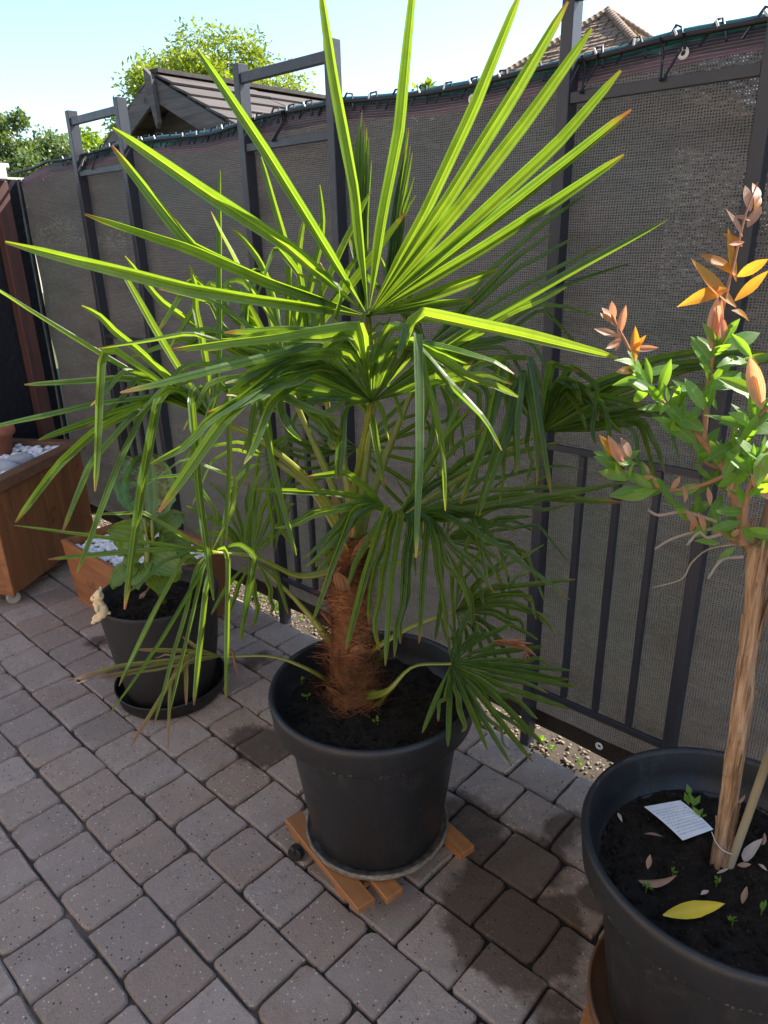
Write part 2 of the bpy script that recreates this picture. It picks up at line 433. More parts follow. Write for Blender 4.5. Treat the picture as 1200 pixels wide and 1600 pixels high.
t = NT('palm_trunk'); co = t.coord()
f = t.noise(t.map(co, (40, 40, 9)), 1.0, 6, .65, .8)
t.col(t.ramp(f, [(.3, (.035, .018, .010)), (.55, (.19, .085, .038)), (.75, (.36, .17, .08))])); t.rough(.95); t.spec(.1); t.bump(f, 1.0, .012); M['palm_trunk'] = t.m
t = NT('palm_fibre'); fc = t.coord(); t.col(t.mix(t.ramp(t.noise(fc, 11, 3), [(.38, .85), (.62, 0)]), t.mix(t.noise(fc, 60, 2), (.17, .060, .026), (.44, .19, .085)), (.045, .018, .010))); t.rough(.9); t.spec(.15); M['fibre'] = t.m
t = NT('bark'); co = t.coord()
f = t.noise(t.map(co, (170, 170, 11)), 1.0, 6, .65, .4)
t.col(t.ramp(f, [(.30, (.14, .075, .042)), (.5, (.40, .25, .15)), (.72, (.60, .44, .30))])); t.rough(.9); t.spec(.15); t.bump(f, 1.0, .008); M['bark'] = t.m
t = NT('twig'); co = t.coord()
t.col(t.mix(t.noise(co, 60, 4), (.20, .09, .05), (.34, .19, .11))); t.rough(.8); t.bump(t.noise(co, 200, 3), .4, .002); M['twig'] = t.m
simple('twig_grey', (.28, .22, .17), .8, .2, 60, .3)
t = NT('card'); co = t.coord('UV'); px = t.sep(co)
row = t.ramp(t.math('FRACT', t.math('MULTIPLY', px[1], 13.0)), [(.40, 0), (.46, 1), (.80, 1), (.86, 0)])
wd = t.ramp(t.noise(t.map(co, (55, 13, 1)), 1.0, 1), [(.42, 0), (.50, 1)])
blk = t.ramp(px[1], [(.08, 0), (.1, 1), (.86, 1), (.88, 0)])
mg = t.ramp(px[0], [(.05, 0), (.07, 1), (.93, 1), (.95, 0)])
ink = t.math('MULTIPLY', t.math('MULTIPLY', row, wd), t.math('MULTIPLY', blk, mg))
t.col(t.mix(t.math('MULTIPLY', ink, .55), (.74, .76, .80), (.25, .28, .34))); t.rough(.35); M['card'] = t.m
t = NT('roof_tile'); co = t.coord()
t.col(t.mix(t.noise(co, 1.7, 6, .7), (.13, .075, .045), (.33, .22, .15))); t.rough(.9); t.bump(t.noise(co, 14, 4), .5, .03); M['roof_tile'] = t.m
simple('house_wall', (.5, .46, .40), .9, .1, 2, .2)

# ------------------------------------------------------------------ ground and paving
ground = MB(); ground.add([(-300, -300, -.045), (300, -300, -.045), (300, 300, -.045), (-300, 300, -.045)], [(0, 1, 2, 3)])
tag(ground.build('ground', M['lawn']), kind='structure')
bed = MB(); bed.add([(-9, -7, -.016), (6, -7, -.016), (6, 1.95, -.016), (-9, 1.95, -.016)], [(0, 1, 2, 3)])
tag(bed.build('joint_bed', M['sand']), kind='structure')
patio = bpy.data.objects.new('patio_paving', None); C.objects.link(patio); tag(patio, 'grey tumbled concrete block paving of the patio', kind='structure')

def paver_mesh(seed, L=.16, Wd=.16):
    r = random.Random(seed); g = .0028
    hx, hy = L / 2 - g, Wd / 2 - g
    out = []
    for ci, (sx, sy) in enumerate(((1, 1), (-1, 1), (-1, -1), (1, -1))):
        cr = r.choice((.005, .008, .011, .015, .022)); a0 = ci * math.pi / 2
        for k in range(3):
            a = a0 + k * math.pi / 4
            out.append((sx * (hx - cr) + cr * math.cos(a) + r.uniform(-.0018, .0012), sy * (hy - cr) + cr * math.sin(a) + r.uniform(-.0018, .0012)))
        # a worn point somewhere along the side that follows
        mx_ = ((0, 1), (-1, 0), (0, -1), (1, 0))[ci]; j_ = r.uniform(-.03, .03); w_ = r.uniform(-.0022, .0008)
        out.append((mx_[0] * (hx + w_) + (j_ if mx_[0] == 0 else 0), mx_[1] * (hy + w_) + (j_ if mx_[1] == 0 else 0)))
    vs = [(x, y, -.03) for x, y in out] + [(x, y, -.0065 + r.uniform(-.0012, .0008)) for x, y in out]
    k = .0045
    ins = []
    for x, y in out:
        d = math.hypot(x, y); ins.append((x * (1 - k / d * 1.25), y * (1 - k / d * 1.25), 0.0))
    vs += ins + [(0, 0, 0.0)]
    n = len(out); fs = []
    for i in range(n):
        j = (i + 1) % n
        fs += [(i, j, n + j, n + i), (n + i, n + j, 2 * n + j, 2 * n + i), (2 * n + i, 2 * n + j, 3 * n)]
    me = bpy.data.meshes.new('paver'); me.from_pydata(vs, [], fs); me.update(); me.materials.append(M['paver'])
    return me
PV = [paver_mesh(i) for i in range(14)]
def pix(p):
    c = ROT.transposed() @ (Vector(p) - Vector((0, 0, CAMH)))
    if c.z > -.05: return (1e5, 1e5)
    return (600 + FPX * c.x / -c.z, 800 - FPX * c.y / -c.z)
extra = MB(); shown = 0
PR = math.radians(-.9); RC = Vector((-1.2, .9, 0)); RM = Matrix.Rotation(PR, 3, 'Z')
for row in range(-14, 10):
    y0 = .243 + .16 * row + .08
    if y0 > 1.62: continue
    off = (row % 2) * .08 + random.uniform(-.03, .03); x = -6.0 + off
    while x < 1.4:
        q = RM @ (Vector((x, y0 + random.uniform(-.002, .002), 0)) - RC) + RC
        u, v = pix(q); vis = -60 < u < 1260 and 300 < v < 1680
        idx = random.randrange(len(PV)); k = random.randrange(4)
        dz = random.uniform(-.0015, .0012)
        tilt = (random.uniform(-.008, .008), random.uniform(-.008, .008), k * math.pi / 2 + PR + random.uniform(-.012, .012))
        if vis and shown < 299:
            o = bpy.data.objects.new('paver', PV[idx]); C.objects.link(o); o.parent = patio; shown += 1
            o.location = (q.x, q.y, dz); o.rotation_euler = tilt
        else:
            mt = Matrix.Translation((q.x, q.y, dz)) @ Matrix.Rotation(tilt[2], 4, 'Z')
            me = PV[idx]
            extra.add([mt @ vv.co for vv in me.vertices], [tuple(pp.vertices) for pp in me.polygons])
        x += .16 + random.uniform(-.0008, .0012)
if extra.v:
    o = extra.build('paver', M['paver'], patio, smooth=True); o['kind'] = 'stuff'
print('pavers shown', shown)

# ------------------------------------------------------------------ fence
FY = 1.70
def fence_panel(x0, w, label, seed):
    r = random.Random(seed)
    e = empty('fence_panel', (x0, FY, 0), label, 'fence panel', 'grey metal frames along the shade net')
    s = .030
    top = 2.085
    for xx in (0, w - s):
        MB().bbox((xx, -.022, -.02), (xx + s, .022, top), .002).build('post', M['frame_metal'], e)
    for (z, hh, dep) in ((top - .058, .030, .020), (1.825, .024, .014), (1.125, .018, .010), (.995, .018, .010), (.205, .022, .012)):
        MB().bbox((s + .0005, -.016, z), (w - s - .0005, -.016 + dep, z + hh), .0015).build('rail', M['frame_metal'], e)
    for k in range(3):
        xx = s + (w - 2 * s) * (k + 1) / 4 - .008
        MB().bbox((xx, -.016, .2275), (xx + .016, .006, .9945), .0015).build('slat', M['frame_metal'], e)
    return e
f1 = fence_panel(-3.365, .444, 'tall grey metal fence frame next to the brown wooden post', 1)
f2 = fence_panel(-2.170, .462, 'tall grey metal fence frame directly behind the palm crown, shed roof above it', 2)
f3 = fence_panel(-.965, .472, 'tall grey metal fence frame behind the bottlebrush, tiled roof beside its post', 3)
# small slot in the frame post
MB().bbox((.0305, -.008, 1.90), (.0312, .002, 1.915)).build('slot', M['resin_dark'], f2)

NETY = 1.735
NX0, NX1 = -4.06, 3.2
net = empty('shade_net', (0, NETY, 0), 'brown-grey knitted shade net stretched along the fence', 'shade net')
def nety(x, z):
    a = .010 * math.sin(x * 3.1 + 1) * math.sin(z * 2.2) + .012 * noise.noise(Vector((x * 2.5 + z, z * 3, 3))) + .006 * noise.noise(Vector((x * 9 + z * 4, z * 5, 7)))
    return a
def nettop(x):  # height of the upper seam
    return 1.868 + .010 * math.sin((x + .95) * 5.24) + .012 * noise.noise(Vector((x * 1.7, 0, 9))) - (.05 * max(0, (-3.72 - x)) / .3 if x < -3.72 else 0)
m_ = MB(); nx, nz = 200, 26
uvs = []
ZB = .115
for i in range(nx + 1):
    x = NX0 + (NX1 - NX0) * i / nx
    for j in range(nz + 1):
        z = ZB + (nettop(x) - ZB) * j / nz
        m_.v.append((x, nety(x, z), z))
for i in range(nx):
    for j in range(nz):
        a = i * (nz + 1) + j; m_.f.append((a, a + nz + 1, a + nz + 2, a + 1))
m_.build('mesh_sheet', M['net'], net, smooth=True)
for nm, zf0, zf1 in (('top_hem', lambda x: nettop(x), lambda x: nettop(x) + .040), ('bottom_hem', lambda x: .050 + .008 * math.sin(x * 4), lambda x: ZB)):
    m_ = MB(); uvs = []
    for i in range(nx + 1):
        x = NX0 + (NX1 - NX0) * i / nx
        for j in range(4):
            z = zf0(x) + (zf1(x) - zf0(x)) * j / 3
            m_.v.append((x, nety(x, z) - (.004 * math.sin(j * 1.5) if nm == 'top_hem' else .0), z)); uvs.append((x * 10, j / 3))
    for i in range(nx):
        for j in range(3):
            a = i * 4 + j; m_.f.append((a, a + 4, a + 5, a + 1))
    m_.build(nm, M['hem' if nm == 'top_hem' else 'hem_low'], net, smooth=True, uvs=uvs)
def eyelet(x, z):
    m_ = MB(); R_ = .0125
    ring = []
    for k in range(20):
        a = 2 * math.pi * k / 20
        for (rr, yy) in ((R_, 0), (R_ * .8, -.0035), (R_ * .45, -.002), (R_ * .42, .002)):
            m_.v.append((x + rr * math.cos(a), nety(x, z) - .008 + yy, z + rr * math.sin(a)))
    for k in range(20):
        for q in range(3):
            a = k * 4 + q; b = ((k + 1) % 20) * 4 + q
            m_.f.append((a, b, b + 1, a + 1))
    m_.build('eyelet', M['eyelet'], net, smooth=True)
for x, z in ((-.700, nettop(-.70) + .020), (-1.245, nettop(-1.245) + .02), (-1.905, .092), (-.715, .092), (-2.6, .092), (-.22, nettop(-.2) + .02)): eyelet(x, z)
# rolled green tarpaulin on top of the net with its lacing
roll = empty('rolled_tarpaulin', (0, NETY, 1.95), 'dark green tarpaulin rolled along the top of the net', 'tarpaulin')
def rollz(x): return nettop(x) + .053
pts = []; rad = []
for i in range(161):
    x = -3.70 + (NX1 + 3.70) * i / 160
    pts.append(Vector((x, .018 + .006 * noise.noise(Vector((x * 6, 2, 0))), rollz(x) - 1.95 + .006 * noise.noise(Vector((x * 5, 7, 0)))))); rad.append(.0145 + .005 * noise.noise(Vector((x * 7, 0, 1))) - (.007 if x < -3.3 else 0))
MB().tube(pts, rad, 12).build('roll', M['tarp_green'], roll, smooth=True)
# skirt of the tarp hanging behind the hem
m_ = MB()
for i in range(161):
    x = -3.70 + (NX1 + 3.70) * i / 160
    m_.v.append((x, .012, rollz(x) - 1.95 - .01)); m_.v.append((x, .010, nettop(x) + .026 - 1.95))
for i in range(160): m_.f.append((2 * i, 2 * i + 2, 2 * i + 3, 2 * i + 1))
m_.build('skirt', M['tarp_green'], roll)
cable = MB(); pts = []
for i in range(200):
    x = -4.3 + (NX1 + 4.3) * i / 199
    zz = rollz(x) if x > -3.7 else rollz(-3.7) - .02 * abs(math.sin((x + 3.7) * 5))
    pts.append(Vector((x, -.018, zz - 1.95 - .004 + .006 * noise.noise(Vector((x * 4, 5, 5))))))
cable.tube(pts, .0065, 6).build('cable', M['cord_black'], roll, smooth=True)
x = -3.55; k = 0; rr = random.Random(4)
while x < 1.2:
    dx = .055 + rr.uniform(-.012, .014); zt = rollz(x + dx / 2) - 1.95
    m_ = MB(); m_.tube([(x, -.016, zt - .030), (x + dx * .5, -.006, zt + .014 + rr.uniform(0, .007)), (x + dx * .56, .014, zt + .020), (x + dx, -.016, zt - .028)], .0032, 5)
    m_.build('lacing', M['cord_black'], roll, smooth=True)
    if rr.random() < .6:
        m_ = MB(); m_.box((x + dx * .62, -.0235, zt + .004), (.004, .003, .014), Matrix.Rotation(rr.uniform(-.7, .2), 3, 'Y')); m_.build('clip', M['cord_clip'], roll)
    x += dx + .03
# ties between net and rails
for x in (-.720, -.715, -1.995, -1.985, -.905, -.90, -3.31, -3.20):
    dx = .016 * (1 if int(x * 1000) % 2 else -1)
    MB().tube([(x, -.058, 1.842 - 1.95), (x + dx, -.020, 1.90 - 1.95), (x + dx * 1.4, -.028, rollz(x) - 1.95)], .0028, 5).build('tie', M['cord_black'], roll, smooth=True)
m_ = MB(); bx = -.49
m_.add([(bx, -.026, -.052), (bx + .25, -.028, -.058), (bx + .25, -.022, -.028), (bx + .12, -.034, -.026), (bx + .04, -.026, -.040)], [(0, 1, 2, 3, 4)])
m_.build('blue_flap', M['tarp_blue'], roll)

# black felt screen at the corner with its wooden post
scr = empty('black_screen', (-4.09, 1.0, 0), 'black tarpaulin screen meeting the shade net at the corner', 'screen')
m_ = MB(); ny, nz = 60, 20
for i in range(ny + 1):
    y = -.9 + 1.62 * i / ny
    for j in range(nz + 1):
        z = .0 + 1.86 * j / nz
        m_.v.append((.012 * math.sin(y * 7 + z) + .01 * noise.noise(Vector((y * 3, z * 3, 0))), y, z))
for i in range(ny):
    for j in range(nz):
        a = i * (nz + 1) + j; m_.f.append((a, a + nz + 1, a + nz + 2, a + 1))
m_.build('sheet', M['tarp_black'], scr, smooth=True)
m_ = MB(); m_.bbox((-.035, .725, 0), (.03, .735, 1.86)); m_.build('end_strip', M['tarp_black'], scr)
pst = MB(); pst.bbox((-4.06, 1.565, 0), (-3.985, 1.635, 1.845), .004)
tag(pst.build('wooden_post', M['wood_post']), 'reddish brown timber post in front of the black screen', 'post')
plate = empty('metal_bracket', (-4.02, 1.50, 1.85), 'pale perforated galvanised bracket on top of the wooden post', 'bracket')
MB().bbox((-.09, -.30, 0), (.06, .13, .055), .003).build('plate', M['galvanised'], plate)
for i in range(7):
    for z in (.012, .043):
        m_ = MB(); m_.lathe([(.0035, 0), (.0035, .0016), (.002, .0016)], n=10)
        o = m_.build('hole', M['resin_dark'], plate); o.location = (.0595, -.27 + i * .055, z); o.rotation_euler = (0, math.pi / 2, 0)
m_ = MB(); m_.lathe([(.012, 0), (.012, .004), (.007, .005), (.006, .002)], n=16)
o = m_.build('bolt', M['caster_grey'], plate); o.location = (.060, -.02, .028); o.rotation_euler = (0, math.pi / 2, 0)
MB().bbox((-.06, -.5, .0555), (.03, .16, .075), .002).build('wood_packer', M['plaster'], plate)

# ------------------------------------------------------------------ pots
def pot_profile(rb, rr, zb, zr, soilz, lip=.085):
    rl = rb + (rr - .030 - rb) * ((zr - lip - zb) / (zr - zb))
    return [(rb - .012, zb), (rb - .003, zb + .002), (rb, zb + .008), (rl, zr - lip), (rl + .001, zr - lip + .004), (rr - .012, zr - lip + .007), (rr - .009, zr - lip + .012), (rr - .004, zr - .022), (rr - .002, zr - .010), (rr - .005, zr - .002), (rr - .010, zr), (rr - .015, zr - .002), (rr - .018, zr - .008), (rr - .024, zr - .05), (rl - .012, soilz - .03)]
def soil_disc(parent, r, z, seed, mat='soil', dome=.01):
    m_ = MB(); nr, na = 26, 72
    rn_ = random.Random(seed)
    for i in range(nr + 1):
        for k in range(na):
            a = 2 * math.pi * k / na; q = r * i / nr
            x, y = q * math.cos(a), q * math.sin(a)
            zz = z + dome * (1 - (i / nr) ** 2) + .010 * noise.noise(Vector((x * 22 + seed, y * 22, 0))) + .008 * noise.noise(Vector((x * 70 + seed, y * 70, 3)))
            m_.v.append((x, y, zz))
    for i in range(nr):
        for k in range(na):
            k2 = (k + 1) % na; m_.f.append((i * na + k, (i + 1) * na + k, (i + 1) * na + k2, i * na + k2))
    o = m_.build('soil', M[mat], parent, smooth=True)
    m_ = MB()
    for i in range(900):
        a = rn_.uniform(0, 6.28); q = r * math.sqrt(rn_.random()) * .97; s_ = rn_.uniform(.0012, .0052)
        rot = Matrix.Rotation(rn_.uniform(0, 6), 3, (rn_.random(), rn_.random(), rn_.random() + .1))
        vs, fs = ICO1
        m_.add([rot @ Vector((v.x * s_ * 1.4, v.y * s_, v.z * s_ * .8)) + Vector((q * math.cos(a), q * math.sin(a), z + dome * (1 - (q / r) ** 2) + rn_.uniform(-.002, .004))) for v in vs], fs)
    c = m_.build('soil_crumbs', M[mat], parent); c['kind'] = 'stuff'
    return o
PC = Vector((-1.026, 1.061, 0))
pot1 = empty('plant_pot', PC, 'black plastic pot holding the palm, standing on a wooden dolly', 'plant pot')
MB().lathe(pot_profile(.172, .2567, .100, .528, .462), n=96).build('pot_body', M['pot'], pot1, smooth=True)
soil_disc(pot1, .226, .455, 1)
def scuffs(parent, rr, z, a0, a1, n, seed, dz=.005):
    r = random.Random(seed); m_ = MB()
    for i in range(n):
        a = r.uniform(a0, a1); da = r.uniform(.004, .022); h_ = r.uniform(.0008, .003); z_ = z + r.uniform(-dz, dz)
        for aa in (a, a + da):
            for zz in (z_ - h_, z_ + h_):
                m_.v.append((rr * math.cos(aa), rr * math.sin(aa), zz))
        b = len(m_.v) - 4; m_.f.append((b, b + 2, b + 3, b + 1))
    o = m_.build('scuff_marks', M['scuff'], parent); o['kind'] = 'stuff'; return o
scuffs(pot1, .2567 - .0085, .528 - .072, -2.4, -.5, 46, 3)
PC2 = Vector((-.2015, 1.112, 0))
pot2 = empty('plant_pot', PC2, 'black plastic pot with a wide rim holding the bottlebrush tree', 'plant pot')
MB().lathe(pot_profile(.175, .262, .100, .535, .455), n=96).build('pot_body', M['pot'], pot2, smooth=True)
soil_disc(pot2, .228, .448, 2)
scuffs(pot2, .262 - .0085, .535 - .073, 2.6, 5.2, 60, 5)

def dolly(center, rz, label, saucer_mat, sr, planks):
    e = empty('plant_dolly', center, label, 'dolly', 'wooden plant dollies', rz)
    for (y, w_, L0, L1) in planks:
        MB().bbox((L0, y - w_ / 2, .064), (L1, y + w_ / 2, .084), .002).build('plank', M['wood_dolly'], e)
    for xx in (-.12, .10):
        MB().bbox((xx - .022, -.188, .046), (xx + .022, .165, .0635), .002).build('cross_bar', M['wood_dolly'], e)
    for (xx, yy) in ((-.10, -.196), (.10, -.135), (-.12, .135), (.10, .135)):
        c = MB(); c.lathe([(.006, -.011), (.019, -.011), (.0215, -.008), (.0215, .008), (.019, .011), (.006, .011)], n=24)
        o = c.build('caster_wheel', M['caster_black'], e, smooth=False); o.rotation_euler = (math.pi / 2, 0, 0.5 if yy < 0 else 0); o.location = (xx, yy, .0225)
        f = MB(); f.bbox((-.010, -.0135, .024), (.010, .0135, .0455), .003); o2 = f.build('caster_fork', M['caster_black'], e); o2.location = (xx, yy, 0)
    return e
d1 = dolly((-1.026, 1.061, 0), math.radians(-11.5), 'orange wooden slatted dolly on black casters under the palm pot', 'saucer', .2, ((-.165, .05, -.165, .185), (-.095, .05, -.16, .205), (-.02, .05, -.16, .14), (.055, .05, -.16, .14), (.13, .05, -.16, .215)))
def saucer(center, r, z, mat, name, label, h=.020):
    m_ = MB(); m_.lathe([(r - .02, 0), (r - .004, .001), (r, .006), (r, h), (r - .006, h), (r - .008, .008), (.02, .0065)], n=80)
    o = m_.build(name, M[mat], None, smooth=True); o.location = (center[0], center[1], z)
    return o
tag(saucer(PC, .190, .0850, 'saucer', 'pot_saucer', '', .018), 'weathered cream saucer under the palm pot', 'saucer')
d2 = dolly((-.19, 1.10, 0), math.radians(12), 'wooden slatted dolly under the bottlebrush pot', 'saucer2', .2, ((-.165, .05, -.20, .165), (-.095, .05, -.21, .16), (-.02, .05, -.215, .16), (.055, .05, -.21, .16), (.13, .05, -.17, .16)))
m_ = saucer(PC2, .215, .0850, 'saucer2', 'pot_saucer', '', .030); tag(m_, 'brown clay saucer under the bottlebrush pot', 'saucer')

# left pot with saucer
PC3 = Vector((-2.091, 1.099, 0))
pot3 = empty('plant_pot', PC3, 'dark grey rounded pot with the spotted-leaf plant, set in a deep saucer', 'plant pot')
MB().lathe([(.135, .013), (.148, .016), (.156, .03), (.183, .20), (.198, .33), (.2055, .395), (.207, .404), (.206, .409), (.202, .411), (.198, .408), (.195, .395), (.186, .30)], n=80).build('pot_body', M['pot_grey'], pot3, smooth=True)
soil_disc(pot3, .193, .352, 3)
s3 = MB(); s3.lathe([(.165, .001), (.180, .003), (.188, .012), (.197, .052), (.198, .060), (.194, .061), (.190, .055), (.178, .015), (.165, .011), (.02, .0105)], n=80)
o = s3.build('deep_saucer', M['saucer_black'], None, smooth=True); o.location = PC3; tag(o, 'black deep saucer under the grey pot', 'saucer')

# ------------------------------------------------------------------ wooden planter on casters (left)
PB = Vector((-3.19, .985, 0)); ang = math.radians(33)
plb = empty('wooden_planter', PB, 'large brown timber planter box on casters filled with white pebbles', 'planter', None, ang)
# local frame: +y runs along the right side away from the camera, -x along the front
Lx, Ly, zb, zt = .55, .70, .07, .60
n_ = 6
for i in range(n_):
    y0 = .004 + (Ly - .008) * i / n_; y1 = .004 + (Ly - .008) * (i + 1) / n_ - .002
    MB().bbox((-.02, y0, zb), (0, y1, zt - .052), .0015).build('side_board', M['wood_planter'], plb)
for i in range(5):
    x0 = -Lx + (Lx - .022) * i / 5; x1 = -Lx + (Lx - .022) * (i + 1) / 5 - .002
    MB().bbox((x0, .0, zb - .004), (x1, .02, zt - .052), .0015).build('front_board', M['wood_lit_front'], plb)  # front painted lighter than the sides, for the light falling on it
    MB().bbox((x0, Ly - .02, zb), (x1, Ly, zt - .052), .0015).build('back_board', M['wood_planter'], plb)
MB().bbox((-.021, -.012, zb - .006), (.006, -.0005, zt - .052), .002).build('corner_strip', M['wood_lit_front'], plb)
MB().bbox((-Lx, .021, zb), (-Lx + .02, Ly - .021, zt - .052), .0015).build('side_board', M['wood_planter'], plb)
for a, b in (((-.045, -.02, zt - .05), (.02, Ly + .02, zt)), ((-Lx - .02, -.02, zt - .05), (-Lx + .045, Ly + .02, zt))):
    MB().bbox(a, b, .003).build('rim_rail', M['wood_rim'], plb)
for a, b in (((-Lx + .0455, -.02, zt - .0505), (-.0455, .045, zt - .0015)), ((-Lx + .0455, Ly - .045, zt - .0505), (-.0455, Ly + .02, zt - .0015))):
    MB().bbox(a, b, .003).build('rim_rail', M['wood_rim'], plb)
MB().bbox((-Lx + .021, .021, zb), (-.021, Ly - .021, zt - .075)).build('filling', M['soil'], plb)
for (xx, yy) in ((-.05, .05), (-Lx + .05, .05), (-.05, Ly - .05), (-Lx + .05, Ly - .05)):
    c = MB(); c.lathe([(.006, -.012), (.027, -.012), (.030, -.008), (.030, .008), (.027, .012), (.006, .012)], n=24)
    o = c.build('caster_wheel', M['caster_grey'], plb); o.rotation_euler = (math.pi / 2, 0, .9); o.location = (xx, yy, .030)
    o2 = MB().bbox((-.016, -.016, .034), (.016, .016, .0695), .003).build('caster_fork', M['caster_black'], plb); o2.location = (xx, yy, 0)
def pebbles(name, n, fn, smin, smax, mat, seed, label, cat):
    r = random.Random(seed); m_ = MB(); vs, fs = ICO2
    for i in range(n):
        p = fn(r); s_ = r.uniform(smin, smax); rot = Matrix.Rotation(r.uniform(0, 6.28), 3, 'Z') @ Matrix.Rotation(r.uniform(-.5, .5), 3, 'X')
        k = Vector((r.uniform(.9, 1.5), r.uniform(.8, 1.1), r.uniform(.55, .8))); ph = r.uniform(0, 99)
        m_.add([rot @ Vector((v.x * k.x, v.y * k.y, v.z * k.z)) * s_ * (1 + .16 * noise.noise(v * 1.6 + Vector((ph, 0, 0)))) + p for v in vs], fs)
    o = m_.build(name, M[mat], None, smooth=True); tag(o, label, cat, kind='stuff'); return o
RB = Matrix.Rotation(ang, 3, 'Z')
def fnb(r):
    x = r.uniform(-Lx + .06, -.055); y = r.uniform(.06, Ly - .06)
    return PB + RB @ Vector((x, y, zt - .045 + r.uniform(-.010, .012) + .02 * (y / Ly)))
pebbles('white_pebbles', 520, fnb, .010, .019, 'pebble_white', 5, 'white pebbles covering the top of the large timber planter', 'pebbles')
for i, (lx, ly, s_, lab, k) in enumerate(((-.135, .275, .050, 'largest pale grey stone lying on the white pebbles of the planter', (1.35, 1.0, .72)), (-.125, .40, .046, 'darker grey smooth stone behind the pale stone in the planter', (1.55, 1.0, .62)), (-.16, .15, .034, 'small pale stone at the planter rim beside the largest stone', (1.2, 1.0, .7)))):
    vs, fs = ICO3; m_ = MB(); m_.add([Vector((v.x * k[0], v.y * k[1], v.z * k[2])) * s_ * (1 + .08 * noise.noise(v * 1.1 + Vector((i * 7, 0, 0)))) for v in vs], fs)
    o = m_.build('stone', M['pebble_grey'], None, smooth=True); o.location = PB + RB @ Vector((lx, ly, zt - .012)); o.rotation_euler = (0, .1, ang + .4 + i); tag(o, lab, 'stone')
tpot = empty('terracotta_pot', PB + RB @ Vector((-.335, .52, zt - .04)), 'round-rimmed terracotta pot standing in the timber planter', 'plant pot')
MB().lathe([(.055, 0), (.06, .002), (.082, .11), (.094, .112), (.098, .125), (.096, .148), (.088, .150), (.080, .145), (.076, .10)], n=40).build('pot_body', M['terracotta'], tpot, smooth=True)
m_ = MB(); m_.lathe([(.001, .118), (.079, .116)], n=30); m_.build('soil', M['soil'], tpot)

# small trough
tx0, tx1, ty0, ty1, th = -3.065, -2.39, 1.185, 1.60, .31
trg = empty('wooden_trough', (tx0, ty0, 0), 'low orange-brown wooden trough of white pebbles behind the grey pot', 'planter')
LX, LY = tx1 - tx0, ty1 - ty0
def slab(name, a, b, c, d, thick, mat, nrm):
    m_ = MB(); n_ = Vector(nrm) * thick; q = [Vector(v) for v in (a, b, c, d)]
    m_.add(q + [v - n_ for v in q], [(0, 1, 2, 3), (7, 6, 5, 4), (0, 4, 5, 1), (1, 5, 6, 2), (2, 6, 7, 3), (3, 7, 4, 0)])
    return m_.build(name, M[mat], trg, bevel=.002)
tp_ = .02
slab('front_board', (tp_, tp_, .002), (LX - tp_, tp_, .002), (LX, 0, th), (0, 0, th), .018, 'wood_lit_front', (0, -1, 0))  # lit front in the paler wood, back and ends in the darker
slab('back_board', (LX - tp_, LY - tp_, .002), (tp_, LY - tp_, .002), (0, LY, th), (LX, LY, th), .018, 'wood_planter', (0, 1, 0))
slab('end_board', (tp_, LY - tp_ - .0185, .002), (tp_, tp_ + .0185, .002), (0, .0185, th - .001), (0, LY - .0185, th - .001), .018, 'wood_planter', (-1, 0, 0))
slab('end_board', (LX - tp_, tp_ + .0185, .002), (LX - tp_, LY - tp_ - .0185, .002), (LX, LY - .0185, th - .001), (LX, .0185, th - .001), .018, 'wood_planter', (1, 0, 0))
m_ = MB(); m_.bbox((.035, .035, .01), (LX - .035, LY - .035, th - .06)); m_.build('filling', M['soil'], trg)
pebbles('white_pebbles', 420, lambda r: Vector((r.uniform(tx0 + .04, tx1 - .04), r.uniform(ty0 + .04, ty1 - .04), th - .045 + r.uniform(-.008, .012))), .011, .020, 'pebble_white', 8, 'white pebbles filling the low wooden trough', 'pebbles')

# ------------------------------------------------------------------ palm
def polyline(pts, n):
    """resample a waypoint polyline with slightly rounded corners"""
    pts = [Vector(p) for p in pts]
    ds = [0]
    for a, b in zip(pts, pts[1:]): ds.append(ds[-1] + (b - a).length)
    T = ds[-1]; out = []
    def at(s):
        s = min(max(s, 0), T)
        for i in range(len(pts) - 1):
            if s <= ds[i + 1] + 1e-9:
                k = (s - ds[i]) / max(1e-9, ds[i + 1] - ds[i]); return pts[i].lerp(pts[i + 1], k)
        return pts[-1]
    e = min(.012, T * .04)
    for i in range(n + 1):
        s = T * i / n
        out.append((at(s - e) + at(s) * 2 + at(s + e)) / 4 if 0 < i < n else at(s))
    return out, T

